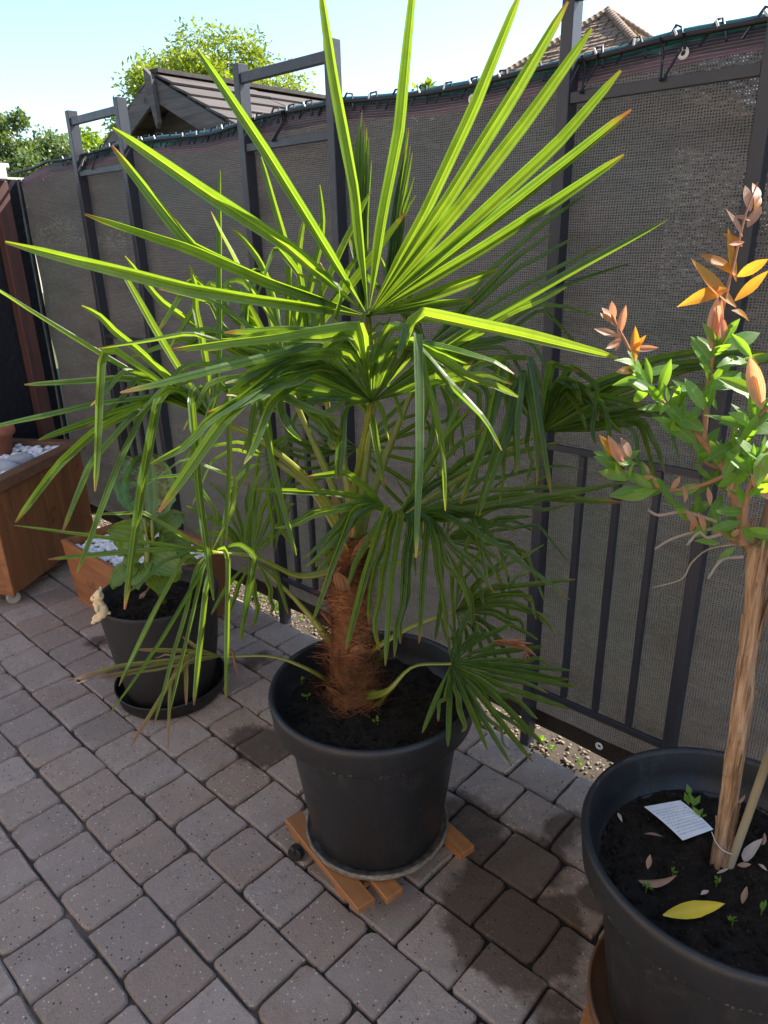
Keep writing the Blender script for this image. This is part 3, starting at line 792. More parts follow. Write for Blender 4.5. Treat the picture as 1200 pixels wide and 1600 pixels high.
def blade(name, wpts, normal, wmax, parent, root, mat, seed, n=16, dtheta=.14, vfold=.95, twist=0.0, cutoff=.95):
    r = random.Random(seed)
    pts, T = polyline(wpts, n)
    m_ = MB(); uvs = []; side = None; N = Vector(normal).normalized()
    o0 = Vector(root.location)
    for i, p in enumerate(pts):
        t_ = pts[min(i + 1, n)] - pts[max(i - 1, 0)]
        if t_.length < 1e-9: t_ = Vector((0, 0, -1))
        t_.normalize()
        if side is None: side = t_.cross(N)
        side = side - t_ * side.dot(t_)
        if side.length < 1e-4: side = t_.orthogonal()
        side.normalize()
        if twist: side = Matrix.Rotation(twist / n, 3, t_) @ side
        nn = side.cross(t_)
        s = i / n
        w = min(wmax, max(.0022, s * T * dtheta))
        if s > .6: w *= 1 - .55 * ((s - .6) / .4) ** 1.8
        if i == n: w *= .4
        w *= 1 + .05 * noise.noise(Vector((seed * 3.1, s * 6, 0)))
        vf = vfold * (1 - .35 * s)
        wob = .0025 * noise.noise(Vector((seed * 1.7, s * 5, 4)))
        h = w / 2
        for (a, b, u) in ((-1, .9, 0), (-.52, .2, .24), (0, -1, .5), (.52, .2, .76), (1, .9, 1)):
            m_.v.append(tuple(p - o0 + side * (a * h * (1 - vf * .3)) + nn * (b * h * vf * .55 + wob))); uvs.append((u, s))
    for i in range(n):
        for k in range(4):
            a = i * 5 + k; m_.f.append((a, a + 1, a + 6, a + 5))
    return m_.build(name, mat, parent, smooth=False, uvs=uvs)

def catmull(pts, n):
    pts = [Vector(p) for p in pts]; q = [pts[0] * 2 - pts[1]] + pts + [pts[-1] * 2 - pts[-2]]; out = []
    m = len(pts) - 1
    for i in range(n + 1):
        u = m * i / n; k = min(int(u), m - 1); t_ = u - k
        a, b, c, d = q[k:k + 4]
        out.append(.5 * ((2 * b) + (c - a) * t_ + (2 * a - 5 * b + 4 * c - d) * t_ * t_ + (3 * b - a - 3 * c + d) * t_ ** 3))
    return out

TB = Vector((-1.098, 1.062, .45))            # trunk foot
palm = empty('fan_palm', TB, 'tall fan palm with fibrous brown trunk and drooping green fronds', 'palm')
TT = P(552, 838, 1.655)                      # crown base
trunk_pts = catmull([TB + Vector((0, 0, -.03)), TB + Vector((.006, 0, .08)), P(545, 960, 1.70), P(549, 890, 1.675), TT], 16)
m_ = MB(); prof = []
for i, p in enumerate(trunk_pts):
    s = i / 16; prof.append(.046 - .004 * s + .036 * (max(0, .5 - s) / .5) ** 1.6 - (.016 * max(0, (s - .55) / .45)) + .004 * math.sin(s * 22))
nA = 28
for i, p in enumerate(trunk_pts):
    for k in range(nA):
        a = 2 * math.pi * k / nA
        rr_ = prof[i] * (1 + .16 * noise.noise(Vector((math.cos(a) * 1.8, math.sin(a) * 1.8, i * .55))) + .06 * math.sin(a * 5 + i * .6))
        m_.v.append(tuple(p - TB + Vector((math.cos(a) * rr_, math.sin(a) * rr_, 0))))
for i in range(16):
    for k in range(nA):
        k2 = (k + 1) % nA; m_.f.append((i * nA + k, i * nA + k2, (i + 1) * nA + k2, (i + 1) * nA + k))
m_.f.append(tuple(16 * nA + k for k in range(nA)))
trunk = m_.build('trunk', M['palm_trunk'], palm, smooth=True)
# hairy fibre wrapped round the trunk
rf = random.Random(12); m_ = MB()
for i in range(2600):
    s = rf.random() ** 1.3 * .97; k = s * 16; i0 = min(int(k), 15); p = trunk_pts[i0].lerp(trunk_pts[i0 + 1], k - i0)
    rad = prof[min(i0, 16)] * rf.uniform(1.0, 1.30); a = rf.uniform(0, 6.28); L = rf.uniform(.04, .13); sgn = rf.choice((-1, 1)); pitch = rf.uniform(-.5, .9)
    pts = []
    flare = rf.random() ** 3 * .05
    for j in range(5):
        u = j / 4; aa = a + sgn * u * L / rad * .75
        pts.append(p - TB + Vector((math.cos(aa), math.sin(aa), 0)) * (rad + flare * u * u + .005 * rf.random()) + Vector((0, 0, L * (pitch * (u - .5) - .25 * u * u))))
    w = rf.uniform(.0004, .0010)
    b = len(m_.v)
    for j, q in enumerate(pts):
        ww = w * (1 - .6 * j / 4); m_.v.append(tuple(q + Vector((0, 0, ww)))); m_.v.append(tuple(q - Vector((0, 0, ww))))
    for j in range(4): m_.f.append((b + 2 * j, b + 2 * j + 1, b + 2 * j + 3, b + 2 * j + 2))
o = m_.build('trunk_fibre', M['fibre'], trunk); o['kind'] = 'stuff'
# old leaf bases clasping the trunk
rs = random.Random(5)
for i in range(16):
    s = .05 + .9 * i / 16; a = i * 2.4; k = s * 16; i0 = min(int(k), 15); p = trunk_pts[i0].lerp(trunk_pts[i0 + 1], k - i0)
    rad = prof[i0]; d = Vector((math.cos(a), math.sin(a), 0)); L = rs.uniform(.05, .085)
    blade('leaf_base', [p + d * rad * .75, p + d * (rad * 1.12) + Vector((0, 0, L * .5)), p + d * (rad * 1.25 + rs.uniform(0, .016)) + Vector((0, 0, L))], d, rs.uniform(.030, .045), palm, palm, M['palm_dead' if i % 3 else 'petiole'], 300 + i, n=8, dtheta=4.0, vfold=-.5)
# papery brown sheath scraps at the crown and stubs at the foot
for (a, b, c, w_) in (((543, 850, 1.63), (528, 800, 1.62), (520, 770, 1.62), .018), ((560, 850, 1.62), (575, 838, 1.60), (590, 850, 1.60), .012), ((538, 880, 1.64), (526, 868, 1.63), (530, 845, 1.63), .010), ((535, 905, 1.64), (524, 893, 1.63), (533, 885, 1.63), .010), ((549, 840, 1.61), (546, 810, 1.6), (540, 790, 1.6), .016)):
    blade('sheath', [P(*a), P(*b), P(*c)], ROT.col[2], w_, palm, palm, M['palm_dead'], hash(a) % 99, n=8, dtheta=2.0, vfold=.5)

FR = [0]; NL = [0]
def frond(hub, root_path, segs, normal, wmax=.030, fill=1, seed=1, lean=0.0, mat='palm_leaf', pr=(.013, .006), label=None, gap=.5):
    """hub/root_path/segs are world points; each seg is a list of points after the hub"""
    r = random.Random(seed); FR[0] += 1
    if lean:
        c0 = Vector((0, 0, CAMH)); segs = [[c0 + (q - c0) * (1 - lean * (q - hub).length / (q - c0).length) for q in sg] for sg in segs]
    pth = catmull(root_path + [hub], 14)
    m_ = MB(); rad = [pr[0] + (pr[1] - pr[0]) * min(1, (i / 14) * 1.5) for i in range(15)]
    rad[0] = pr[0] * 1.5; rad[1] = pr[0] * 1.2
    m_.tube([p - Vector(palm.location) for p in pth], rad, 8, .6, up=Vector(normal))
    uvs = [((i % 8) / 8, .3) for i in range(len(m_.v))]
    fo = m_.build('frond', M['petiole'], palm, smooth=True, uvs=uvs)
    def one(sg, w, k):
        NL[0] += 1
        N = Vector(normal).normalized() + Vector((r.uniform(-.42, .42), r.uniform(-.42, .42), r.uniform(-.42, .42)))
        blade('leaflet', [hub] + sg, N, w, fo, palm, M[mat], seed * 100 + k, n=14 if len(sg) < 3 else 18, dtheta=.20, twist=r.uniform(-.5, .5))
    k = 0
    for i, sg in enumerate(segs):
        sg = [Vector(p) for p in sg]
        one(sg, wmax * r.uniform(.88, 1.08), k); k += 1
        if i + 1 < len(segs):
            nx_ = [Vector(p) for p in segs[i + 1]]
            d0 = (sg[-1] - hub).normalized().angle((nx_[-1] - hub).normalized(), 0)
            cnt = fill if d0 < gap else fill + 1
            if d0 < .07: cnt = 0
            if d0 > 1.5: cnt = 0
            for q in range(cnt):
                t_ = (q + 1) / (cnt + 1) + r.uniform(-.08, .08)
                A, LA = polyline([hub] + sg, 8); B, LB = polyline([hub] + nx_, 8)
                mid = [a.lerp(b, t_) for a, b in zip(A, B)]
                sc = r.uniform(.72, .98)
                mid = [hub + (v - hub) * sc + Vector((r.uniform(-1, 1), r.uniform(-1, 1), r.uniform(-1, 1))) * .012 * (j / 8) for j, v in enumerate(mid)]
                one(mid[1:], wmax * r.uniform(.8, 1.0), k); k += 1
    return fo
def pp(*l): return [P(*q) for q in l]
toc = Vector(ROT.col[2])                     # direction to the viewer side of the plant
CR = TT + Vector((0, 0, -.03))
CRT = TT + Vector((0, 0, .10))
def rp(*l): return [CR] + [P(*q) for q in l]

# big upright fan
frond(P(575, 494, 1.47), [CR, P(572, 720, 1.62), P(585, 600, 1.56)], [
    pp((300, 452, 1.36), (8, 378, 1.24)), pp((420, 440, 1.40), (290, 383, 1.33), (133, 334, 1.26)), pp((430, 445, 1.43), (300, 385, 1.38), (175, 228, 1.34)), pp((450, 385, 1.41), (320, 300, 1.36), (176, 200, 1.31)),
    pp((480, 340, 1.43), (410, 228, 1.40), (308, 76, 1.36)), pp((556, 300, 1.43), (522, 120, 1.41), (500, -25, 1.40)), pp((600, 330, 1.42), (626, 200, 1.38), (648, -40, 1.32)),
    pp((660, 340, 1.42), (740, 170, 1.38), (816, -18, 1.34)), pp((700, 310, 1.43), (800, 150, 1.40), (887, 2, 1.38)), pp((720, 320, 1.43), (822, 188, 1.41), (925, 44, 1.40)), pp((740, 345, 1.43), (870, 225, 1.41), (970, 110, 1.40)),
    pp((750, 360, 1.43), (870, 265, 1.42), (987, 172, 1.41)), pp((750, 390, 1.44), (860, 320, 1.43), (975, 242, 1.42)), pp((690, 455, 1.42), (778, 422, 1.40)), pp((650, 480, 1.44), (740, 470, 1.42))],
    toc * .9 + V3(.1, -.13, -.42), .031, 0, 1, .38)
# front fan
frond(P(581, 628, 1.33), [CR, P(553, 780, 1.60), P(566, 700, 1.45)], [
    pp((543, 632, 1.30), (536, 650, 1.28), (526, 748, 1.27)), pp((410, 607, 1.30), (470, 636, 1.27), (532, 657, 1.26)), pp((450, 557, 1.24), (345, 660, 1.16), (248, 800, 1.12)), pp((478, 543, 1.24), (330, 583, 1.14), (188, 614, 1.08)),
    pp((500, 540, 1.25), (430, 560, 1.22), (355, 620, 1.2)), pp((572, 560, 1.27), (565, 503, 1.23), (425, 526, 1.18), (268, 546, 1.13)), pp((545, 520, 1.28), (440, 512, 1.25), (350, 520, 1.24)), pp((590, 545, 1.28), (610, 505, 1.26), (640, 512, 1.22), (622, 560, 1.2)),
    pp((625, 555, 1.26), (652, 489, 1.21), (800, 520, 1.16), (966, 560, 1.12)), pp((640, 560, 1.25), (656, 518, 1.20), (659, 690, 1.16), (651, 872, 1.15)), pp((660, 565, 1.27), (745, 510, 1.24), (860, 444, 1.22), (1043, 343, 1.20)),
    pp((650, 590, 1.27), (722, 550, 1.23)), pp((680, 600, 1.28), (760, 585, 1.26), (800, 600, 1.25))],
    toc * .75 + V3(.1, -.1, .65), .028, 2, 2)
# left fan with long hanging leaflets
frond(P(332, 655, 1.42), [CR, P(500, 770, 1.58), P(410, 690, 1.48)], [
    pp((345, 560, 1.42), (343, 400, 1.42), (344, 266, 1.42)), pp((300, 610, 1.39), (250, 528, 1.35), (186, 415, 1.30)), pp((240, 600, 1.36), (165, 556, 1.30), (-25, 440, 1.18)), pp((280, 620, 1.37), (172, 543, 1.27), (158, 552, 1.25), (148, 768, 1.22)),
    pp((300, 612, 1.38), (200, 588, 1.34), (38, 600, 1.28)), pp((260, 618, 1.36), (150, 632, 1.28), (-30, 672, 1.20)), pp((280, 615, 1.38), (180, 645, 1.34), (60, 688, 1.30)), pp((250, 620, 1.35), (150, 672, 1.28), (90, 727, 1.25), (24, 816, 1.22)),
    pp((270, 618, 1.37), (210, 650, 1.31), (142, 725, 1.28), (97, 832, 1.26)), pp((265, 612, 1.36), (225, 636, 1.30), (176, 740, 1.27), (120, 895, 1.25)), pp((275, 605, 1.34), (247, 620, 1.28), (221, 760, 1.24), (195, 952, 1.22)),
    pp((310, 600, 1.33), (298, 616, 1.28), (311, 770, 1.24), (334, 938, 1.22)), pp((345, 600, 1.36), (358, 608, 1.32), (359, 720, 1.30), (353, 852, 1.29)), pp((375, 600, 1.38), (405, 612, 1.34), (431, 740, 1.32), (463, 868, 1.30))],
    V3(-.1, -.35, .95) + toc * .25, .020, 0, 3)
# fan pointing up-left behind the front fan
frond(P(446, 592, 1.56), [CR, P(520, 760, 1.64), P(480, 670, 1.60)], [
    pp((350, 540, 1.52), (250, 470, 1.48), (195, 400, 1.45)), pp((375, 500, 1.50), (405, 424, 1.46), (418, 432, 1.45), (442, 530, 1.43)), pp((390, 480, 1.52), (330, 440, 1.49), (265, 545, 1.46)), pp((452, 500, 1.50), (452, 400, 1.47), (408, 245, 1.45)),
    pp((480, 508, 1.50), (540, 378, 1.46), (579, 299, 1.44)), pp((495, 512, 1.50), (560, 430, 1.45), (633, 332, 1.42)), pp((420, 520, 1.52), (380, 510, 1.5), (300, 430, 1.46), (245, 520, 1.44)), pp((370, 570, 1.52), (290, 530, 1.49), (200, 560, 1.46)), pp((500, 560, 1.53), (560, 545, 1.5), (620, 575, 1.48))],
    toc * .8 + V3(0, 0, .5), .021, 1, 4)
# fan lying flat in the crown, catching the sun
frond(P(505, 585, 1.46), [CR, P(540, 740, 1.62), P(515, 650, 1.54)], [
    pp((430, 540, 1.40), (330, 470, 1.34), (248, 452, 1.30)), pp((420, 555, 1.39), (300, 520, 1.30), (150, 545, 1.24)), pp((400, 570, 1.38), (290, 570, 1.30), (215, 650, 1.27)), pp((425, 590, 1.38), (340, 610, 1.32), (300, 720, 1.29)), pp((450, 600, 1.39), (400, 630, 1.34), (385, 760, 1.31)), pp((440, 520, 1.41), (385, 440, 1.38), (330, 330, 1.37)), pp((480, 520, 1.42), (470, 430, 1.40), (430, 380, 1.38), (400, 470, 1.36)), pp((520, 520, 1.42), (535, 455, 1.40), (500, 410, 1.38)), pp((560, 540, 1.42), (640, 500, 1.40), (735, 505, 1.38)), pp((570, 570, 1.42), (660, 560, 1.39), (720, 640, 1.37)), pp((545, 610, 1.42), (580, 650, 1.39), (600, 760, 1.37))],
    V3(-.1, -.1, .9) + toc * .5, .018, 1, 16)
# right fan
frond(P(845, 676, 1.52), [CR, P(640, 800, 1.66), P(760, 720, 1.60)], [
    pp((800, 620, 1.48), (787, 556, 1.44), (760, 680, 1.38), (720, 787, 1.36)), pp((830, 640, 1.48), (816, 592, 1.43), (785, 700, 1.38), (748, 805, 1.36)), pp((835, 610, 1.47), (825, 555, 1.42), (845, 680, 1.36), (860, 772, 1.35)), pp((780, 560, 1.46), (740, 570, 1.42), (690, 690, 1.38)),
    pp((855, 600, 1.48), (862, 565, 1.46), (905, 580, 1.42)), pp((870, 610, 1.48), (893, 570, 1.46), (935, 600, 1.42), (930, 640, 1.4)), pp((880, 620, 1.48), (895, 598, 1.46), (948, 640, 1.42), (957, 720, 1.40)), pp((930, 600, 1.47), (1030, 560, 1.44), (1180, 535, 1.40)),
    pp((960, 615, 1.48), (1080, 575, 1.45), (1240, 560, 1.42)), pp((930, 640, 1.49), (1020, 610, 1.47), (1140, 600, 1.44)), pp((950, 655, 1.50), (1040, 640, 1.48), (1060, 720, 1.46)), pp((930, 672, 1.51), (1000, 660, 1.50), (1030, 770, 1.48))],
    toc * .7 + V3(.1, -.2, .6), .024, 2, 5)
# lower right fan
frond(P(616, 815, 1.54), [CR, P(580, 850, 1.62)], [
    pp((580, 770, 1.50), (541, 738, 1.46), (480, 745, 1.44)), pp((590, 790, 1.49), (553, 793, 1.44), (520, 880, 1.42), (488, 972, 1.41)), pp((590, 782, 1.50), (520, 770, 1.46), (395, 765, 1.42)), pp((605, 790, 1.48), (601, 801, 1.43), (570, 900, 1.40), (540, 1016, 1.39)), pp((622, 795, 1.48), (627, 806, 1.43), (612, 900, 1.40), (602, 1040, 1.39)),
    pp((650, 800, 1.50), (668, 812, 1.46), (660, 900, 1.43), (655, 1005, 1.42)), pp((690, 805, 1.49), (714, 815, 1.45), (783, 858, 1.40), (891, 937, 1.36)), pp((690, 790, 1.50), (735, 800, 1.46), (750, 850, 1.43), (762, 920, 1.42)), pp((700, 812, 1.49), (765, 796, 1.44), (985, 752, 1.36)),
    pp((720, 790, 1.50), (800, 775, 1.46), (970, 785, 1.40)), pp((680, 760, 1.52), (760, 720, 1.50), (880, 690, 1.47)), pp((650, 760, 1.53), (690, 690, 1.52), (735, 640, 1.5))],
    V3(.1, -.15, .95) + toc * .35, .020, 2, 6)
# low right rosette fan
frond(P(705, 1037, 1.60), [TB + V3(.05, .0, .03), P(605, 1080, 1.62), P(645, 1042, 1.60)], [
    pp((660, 1145, 1.50),), pp((700, 1166, 1.50),), pp((735, 1110, 1.53), (762, 1172, 1.50)), pp((745, 1110, 1.54), (800, 1198, 1.51)), pp((760, 1100, 1.54), (832, 1190, 1.53)), pp((770, 1085, 1.55), (850, 1165, 1.55)), pp((790, 1075, 1.56), (890, 1108, 1.56)), pp((800, 1055, 1.58), (902, 1074, 1.58)),
    pp((790, 1040, 1.60), (895, 1048, 1.62)), pp((770, 1020, 1.62), (850, 1010, 1.64)), pp((745, 1000, 1.62), (800, 975, 1.64)), pp((720, 990, 1.62), (735, 950, 1.64)), pp((700, 1000, 1.62), (690, 965, 1.64))],
    toc * .8 + V3(0, 0, .5), .017, 1, 7, pr=(.014, .005))
# low right second fan
frond(P(712, 954, 1.71), [TB + V3(.04, .03, .14), P(590, 1010, 1.72), P(645, 978, 1.72)], [
    pp((720, 880, 1.70), (740, 820, 1.68)), pp((760, 900, 1.68), (850, 850, 1.66)), pp((770, 920, 1.68), (900, 905, 1.64)), pp((780, 930, 1.67), (830, 930, 1.65), (838, 968, 1.64)), pp((780, 945, 1.67), (845, 960, 1.64), (870, 995, 1.63)), pp((770, 960, 1.66), (840, 1000, 1.63)), pp((760, 975, 1.66), (805, 1040, 1.62)), pp((740, 985, 1.66), (775, 1070, 1.62)), pp((722, 985, 1.68), (712, 1055, 1.66))],
    toc * .8 + V3(0, 0, .5), .016, 1, 8)
# small low fan reaching left over the grey pot
frond(P(346, 1026, 1.74), [TB + V3(-.05, -.02, .03), P(480, 1045, 1.75), P(425, 1026, 1.75)], [
    pp((310, 1018, 1.72), (213, 1015, 1.70)), pp((290, 1030, 1.70), (190, 1040, 1.66), (105, 1064, 1.63)), pp((280, 1034, 1.70), (170, 1055, 1.65), (120, 1068, 1.62)), pp((300, 1035, 1.70), (240, 1048, 1.67), (160, 1060, 1.65)), pp((310, 1015, 1.72), (285, 995, 1.71)), pp((295, 1020, 1.70), (290, 1040, 1.68), (291, 1102, 1.67)),
    pp((285, 1030, 1.69), (268, 1060, 1.67), (262, 1176, 1.66)), pp((300, 1030, 1.69), (270, 1060, 1.66), (203, 1168, 1.64))],
    V3(-.1, -.2, .9) + toc * .4, .014, 0, 9, mat='palm_leaf_old', pr=(.009, .004))
blade('leaflet', pp((346, 1026, 1.74), (362, 1010, 1.74), (372, 1060, 1.73)), toc, .012, palm, palm, M['palm_dead'], 77, n=8, dtheta=.6)
# left mid fan hanging over the grey pot
frond(P(330, 862, 1.52), [CR + V3(-.02, 0, -.05), P(470, 900, 1.66), P(400, 870, 1.58)], [
    pp((180, 842, 1.40), (22, 821, 1.28)), pp((240, 860, 1.44), (180, 865, 1.40), (75, 874, 1.34)), pp((270, 830, 1.46), (225, 800, 1.44), (140, 805, 1.42)), pp((290, 870, 1.45), (240, 960, 1.38), (186, 1072, 1.33)), pp((312, 900, 1.44), (250, 1005, 1.37), (170, 1117, 1.32)),
    pp((310, 880, 1.46), (296, 940, 1.42), (240, 1135, 1.38)), pp((318, 885, 1.47), (302, 960, 1.43), (262, 1125, 1.40)), pp((328, 890, 1.47), (322, 925, 1.45), (303, 1102, 1.42)), pp((350, 855, 1.47), (358, 872, 1.44), (353, 1098, 1.40)), pp((375, 850, 1.48), (400, 870, 1.46), (375, 1000, 1.44)),
    pp((340, 800, 1.5), (300, 740, 1.47), (215, 750, 1.44)), pp((365, 800, 1.5), (370, 745, 1.48), (290, 715, 1.45), (225, 760, 1.43))],
    V3(-.2, -.2, .9) + toc * .4, .016, 0, 10)
# left fan at the back
frond(P(392, 874, 1.76), [TB + V3(-.03, .02, .07), P(515, 1000, 1.76), P(455, 930, 1.77)], [
    pp((350, 860, 1.74), (290, 855, 1.70)), pp((350, 820, 1.74), (290, 790, 1.72)), pp((370, 800, 1.75), (350, 730, 1.73)), pp((395, 790, 1.76), (405, 700, 1.75)), pp((425, 800, 1.77), (470, 710, 1.77)), pp((440, 830, 1.78), (500, 790, 1.79)), pp((430, 890, 1.76), (450, 960, 1.74)), pp((385, 930, 1.73), (378, 1000, 1.70)), pp((360, 910, 1.73), (330, 960, 1.7))],
    toc * .9 + V3(0, 0, .3), .016, 1, 11, pr=(.016, .005))
# back right fan in shade behind the upright one
frond(P(668, 540, 1.66), [CR, P(600, 720, 1.70), P(640, 620, 1.68)], [
    pp((740, 470, 1.68), (810, 400, 1.70), (862, 365, 1.71)), pp((770, 420, 1.69), (850, 350, 1.71), (913, 305, 1.73)), pp((780, 470, 1.69), (870, 420, 1.71), (943, 382, 1.73)), pp((800, 490, 1.68), (900, 440, 1.70), (985, 412, 1.71)), pp((780, 530, 1.66), (850, 480, 1.67), (920, 560, 1.66)), pp((760, 560, 1.65), (830, 560, 1.65), (870, 680, 1.63)),
    pp((720, 600, 1.64), (750, 610, 1.63), (745, 760, 1.62)), pp((690, 600, 1.63), (705, 640, 1.61), (690, 770, 1.60)), pp((670, 620, 1.63), (660, 660, 1.61), (640, 790, 1.60)), pp((620, 480, 1.67), (560, 420, 1.68), (545, 370, 1.68)), pp((640, 470, 1.67), (620, 400, 1.68))],
    toc * .8 + V3(0, 0, .5), .020, 1, 12)
# dark fans in the heart of the plant, in front of the net
frond(P(560, 700, 1.74), [CR, P(560, 770, 1.70)], [
    pp((500, 660, 1.76), (420, 600, 1.78)), pp((480, 720, 1.76), (400, 690, 1.77), (360, 800, 1.76)), pp((470, 690, 1.77), (440, 640, 1.79), (380, 650, 1.78)), pp((500, 750, 1.75), (450, 760, 1.75), (430, 860, 1.74)), pp((620, 640, 1.77), (680, 590, 1.79)), pp((640, 680, 1.77), (720, 650, 1.79), (730, 760, 1.78)), pp((640, 720, 1.76), (700, 730, 1.77), (700, 840, 1.76)), pp((600, 760, 1.74), (640, 800, 1.74), (650, 900, 1.73))],
    toc * .8 + V3(0, 0, .5), .016, 1, 13)
frond(P(690, 845, 1.72), [CR + V3(.02, .02, -.06), P(620, 880, 1.72)], [
    pp((700, 780, 1.74), (760, 700, 1.76)), pp((760, 800, 1.74), (860, 740, 1.75)), pp((770, 830, 1.73), (840, 820, 1.73), (890, 880, 1.72)), pp((760, 850, 1.72), (820, 860, 1.71), (850, 940, 1.70)), pp((740, 870, 1.71), (780, 900, 1.69), (800, 985, 1.67)), pp((710, 880, 1.70), (735, 930, 1.68), (742, 1010, 1.66)), pp((690, 890, 1.70), (690, 940, 1.68), (680, 1000, 1.67)), pp((650, 800, 1.74), (620, 750, 1.76))],
    toc * .7 + V3(0, 0, .6), .015, 1, 14)
frond(P(430, 720, 1.66), [CR + V3(-.02, 0, 0), P(490, 770, 1.68)], [
    pp((380, 690, 1.63), (300, 700, 1.60), (250, 800, 1.58)), pp((400, 660, 1.64), (380, 600, 1.62)), pp((420, 650, 1.65), (440, 560, 1.64)), pp((390, 730, 1.62), (360, 760, 1.60), (345, 860, 1.58)), pp((410, 760, 1.62), (400, 800, 1.60), (395, 900, 1.58)), pp((430, 770, 1.62), (440, 830, 1.60), (465, 860, 1.59)), pp((450, 680, 1.66), (490, 600, 1.66)), pp((365, 700, 1.62), (330, 720, 1.6), (300, 790, 1.58))],
    toc * .5 + V3(0, 0, .8), .015, 1, 15)
# folded spear leaves
sp = P(585, 520, 1.56)
m_ = MB(); pth = catmull([CR, P(570, 700, 1.64), sp], 12); m_.tube([p - Vector(palm.location) for p in pth], [.010 - .0004 * i for i in range(13)], 8)
spo = m_.build('frond', M['petiole'], palm, smooth=True, uvs=[(.3, .3)] * len(m_.v)); spo['label'] = 'unopened upright spear frond'
for i in range(9):
    a = (i - 4) / 4; tipx = 566 + a * 14; ty = 170 + abs(a) * 70 + random.uniform(-8, 10)
    blade('leaflet', [P(566 + a * 5, 480, 1.56), P(562 + a * 12, 330, 1.56), P(tipx, ty, 1.56)], toc + V3(random.uniform(-1, 1), random.uniform(-1, 1), 0), .012, spo, palm, M['palm_leaf'], 900 + i, n=10, dtheta=.5); NL[0] += 1
for i in range(8):
    a = (i - 3.5) / 3.5; tipx = 640 + a * 10; ty = 180 + abs(a + .3) * 90 + random.uniform(-8, 10)
    blade('leaflet', [P(604 + a * 5, 490, 1.55), P(622 + a * 10, 330, 1.54), P(tipx, ty, 1.53)], toc + V3(random.uniform(-1, 1), random.uniform(-1, 1), 0), .012, spo, palm, M['palm_leaf'], 940 + i, n=10, dtheta=.5); NL[0] += 1
# dried brown fan end
for i in range(7):
    a = (i - 3) / 3
    blade('leaflet', pp((770, 1002, 1.62), (800 + 4 * i, 1008 + a * 6, 1.61), (828 + random.uniform(-10, 10), 1018 + a * 18, 1.60)), toc + V3(random.uniform(-1, 1), 0, random.uniform(-1, 1)), .010, palm, palm, M['palm_dead'], 970 + i, n=8, dtheta=.8); NL[0] += 1
print('fronds', FR[0], 'leaflets', NL[0])

# ------------------------------------------------------------------ bottlebrush in the right pot
def leaf_mesh(L, Wd, curl, fold, seed, mat, n=7, tip=1.0, name='leaf'):
    m_ = MB(); uvs = []; r = random.Random(seed)
    for i in range(n + 1):
        s = i / n; w = Wd * (math.sin(math.pi * min(1, s * .93 + .05)) ** tip) * (.95 + .1 * r.random())
        if i == 0: w = Wd * .10
        if i == n: w = Wd * .03
        x = L * s; z = curl * L * s * s
        for a, u in ((-1, 0), (-.5, .25), (0, .5), (.5, .75), (1, 1)):
            m_.v.append((x, a * w / 2, z + fold * abs(a) * w / 2 + .0)); uvs.append((u, s))
    for i in range(n):
        for k in range(4):
            a = i * 5 + k; m_.f.append((a, a + 1, a + 6, a + 5))
    me = m_.mesh(name, True, uvs); me.materials.append(M[mat]); return me
LM = {k: [leaf_mesh(.055, (.019, .0165, .021, .0155)[i % 4], c, (.25, .5, .12, .4)[i % 4], i, k, tip=(1.0, 1.25, .85)[i % 3]) for i, c in enumerate((-.2, .05, -.38, .2, -.55, .32, -.08))] for k in ('leaf_green', 'leaf_orange', 'leaf_pink')}
BT = Vector((-.221, 1.139, .45))
bush = empty('bottlebrush_tree', BT, 'young bottlebrush tree with peeling bark and orange new shoots', 'tree')
tr_pts = [P(1124, 1356, 1.322), P(1136, 1270, 1.27), P(1150, 1180, 1.225), P(1160, 1100, 1.19), P(1166, 1040, 1.165), P(1178, 960, 1.135), P(1182, 900, 1.115), P(1188, 850, 1.10)]
tp2 = catmull(tr_pts, 26); m_ = MB(); nA = 22
for i, p in enumerate(tp2):
    rad = .0150 - .001 * i / 26 + (.003 if i > 20 else 0) * (i - 20) / 6 + (.004 * (3 - i) / 3 if i < 3 else 0)
    for k in range(nA):
        a = 2 * math.pi * k / nA; q = rad * (1 + .16 * noise.noise(Vector((math.cos(a) * 2.5, math.sin(a) * 2.5, i * .22))) + .05 * math.sin(a * 7 + i * .1))
        m_.v.append(tuple(p - BT + Vector((math.cos(a), math.sin(a), 0)) * q))
for i in range(26):
    for k in range(nA):
        k2 = (k + 1) % nA; m_.f.append((i * nA + k, i * nA + k2, (i + 1) * nA + k2, (i + 1) * nA + k))
m_.f.append(tuple(26 * nA + k for k in range(nA)))
btrunk = m_.build('trunk', M['bark'], bush, smooth=True)
rb = random.Random(3); m_ = MB()        # shaggy bark strips
for i in range(90):
    k = rb.uniform(0, 25); i0 = int(k); p = tp2[i0].lerp(tp2[i0 + 1], k - i0); a = rb.uniform(0, 6.28); L = rb.uniform(.03, .09)
    q = p - BT + Vector((math.cos(a), math.sin(a), 0)) * (.0149); t_ = Vector((-math.sin(a), math.cos(a), 0)) * rb.uniform(.001, .0025)
    out = Vector((math.cos(a), math.sin(a), 0)) * rb.uniform(.001, .006)
    m_.add([q - t_, q + t_, q + t_ + Vector((0, 0, L)) + out * .2, q - t_ + Vector((0, 0, L)) + out], [(0, 1, 2, 3)])
o = m_.build('bark_strips', M['bark'], btrunk); o['kind'] = 'stuff'
def branch(pts, r0, r1, mat='twig', n=12, name='branch'):
    q = catmull(pts, n); m_ = MB(); m_.tube([p - BT for p in q], [r0 + (r1 - r0) * i / n for i in range(n + 1)], 7)
    m_.build(name, M[mat], bush, smooth=True); return q
TOP = P(1183, 880, 1.11)
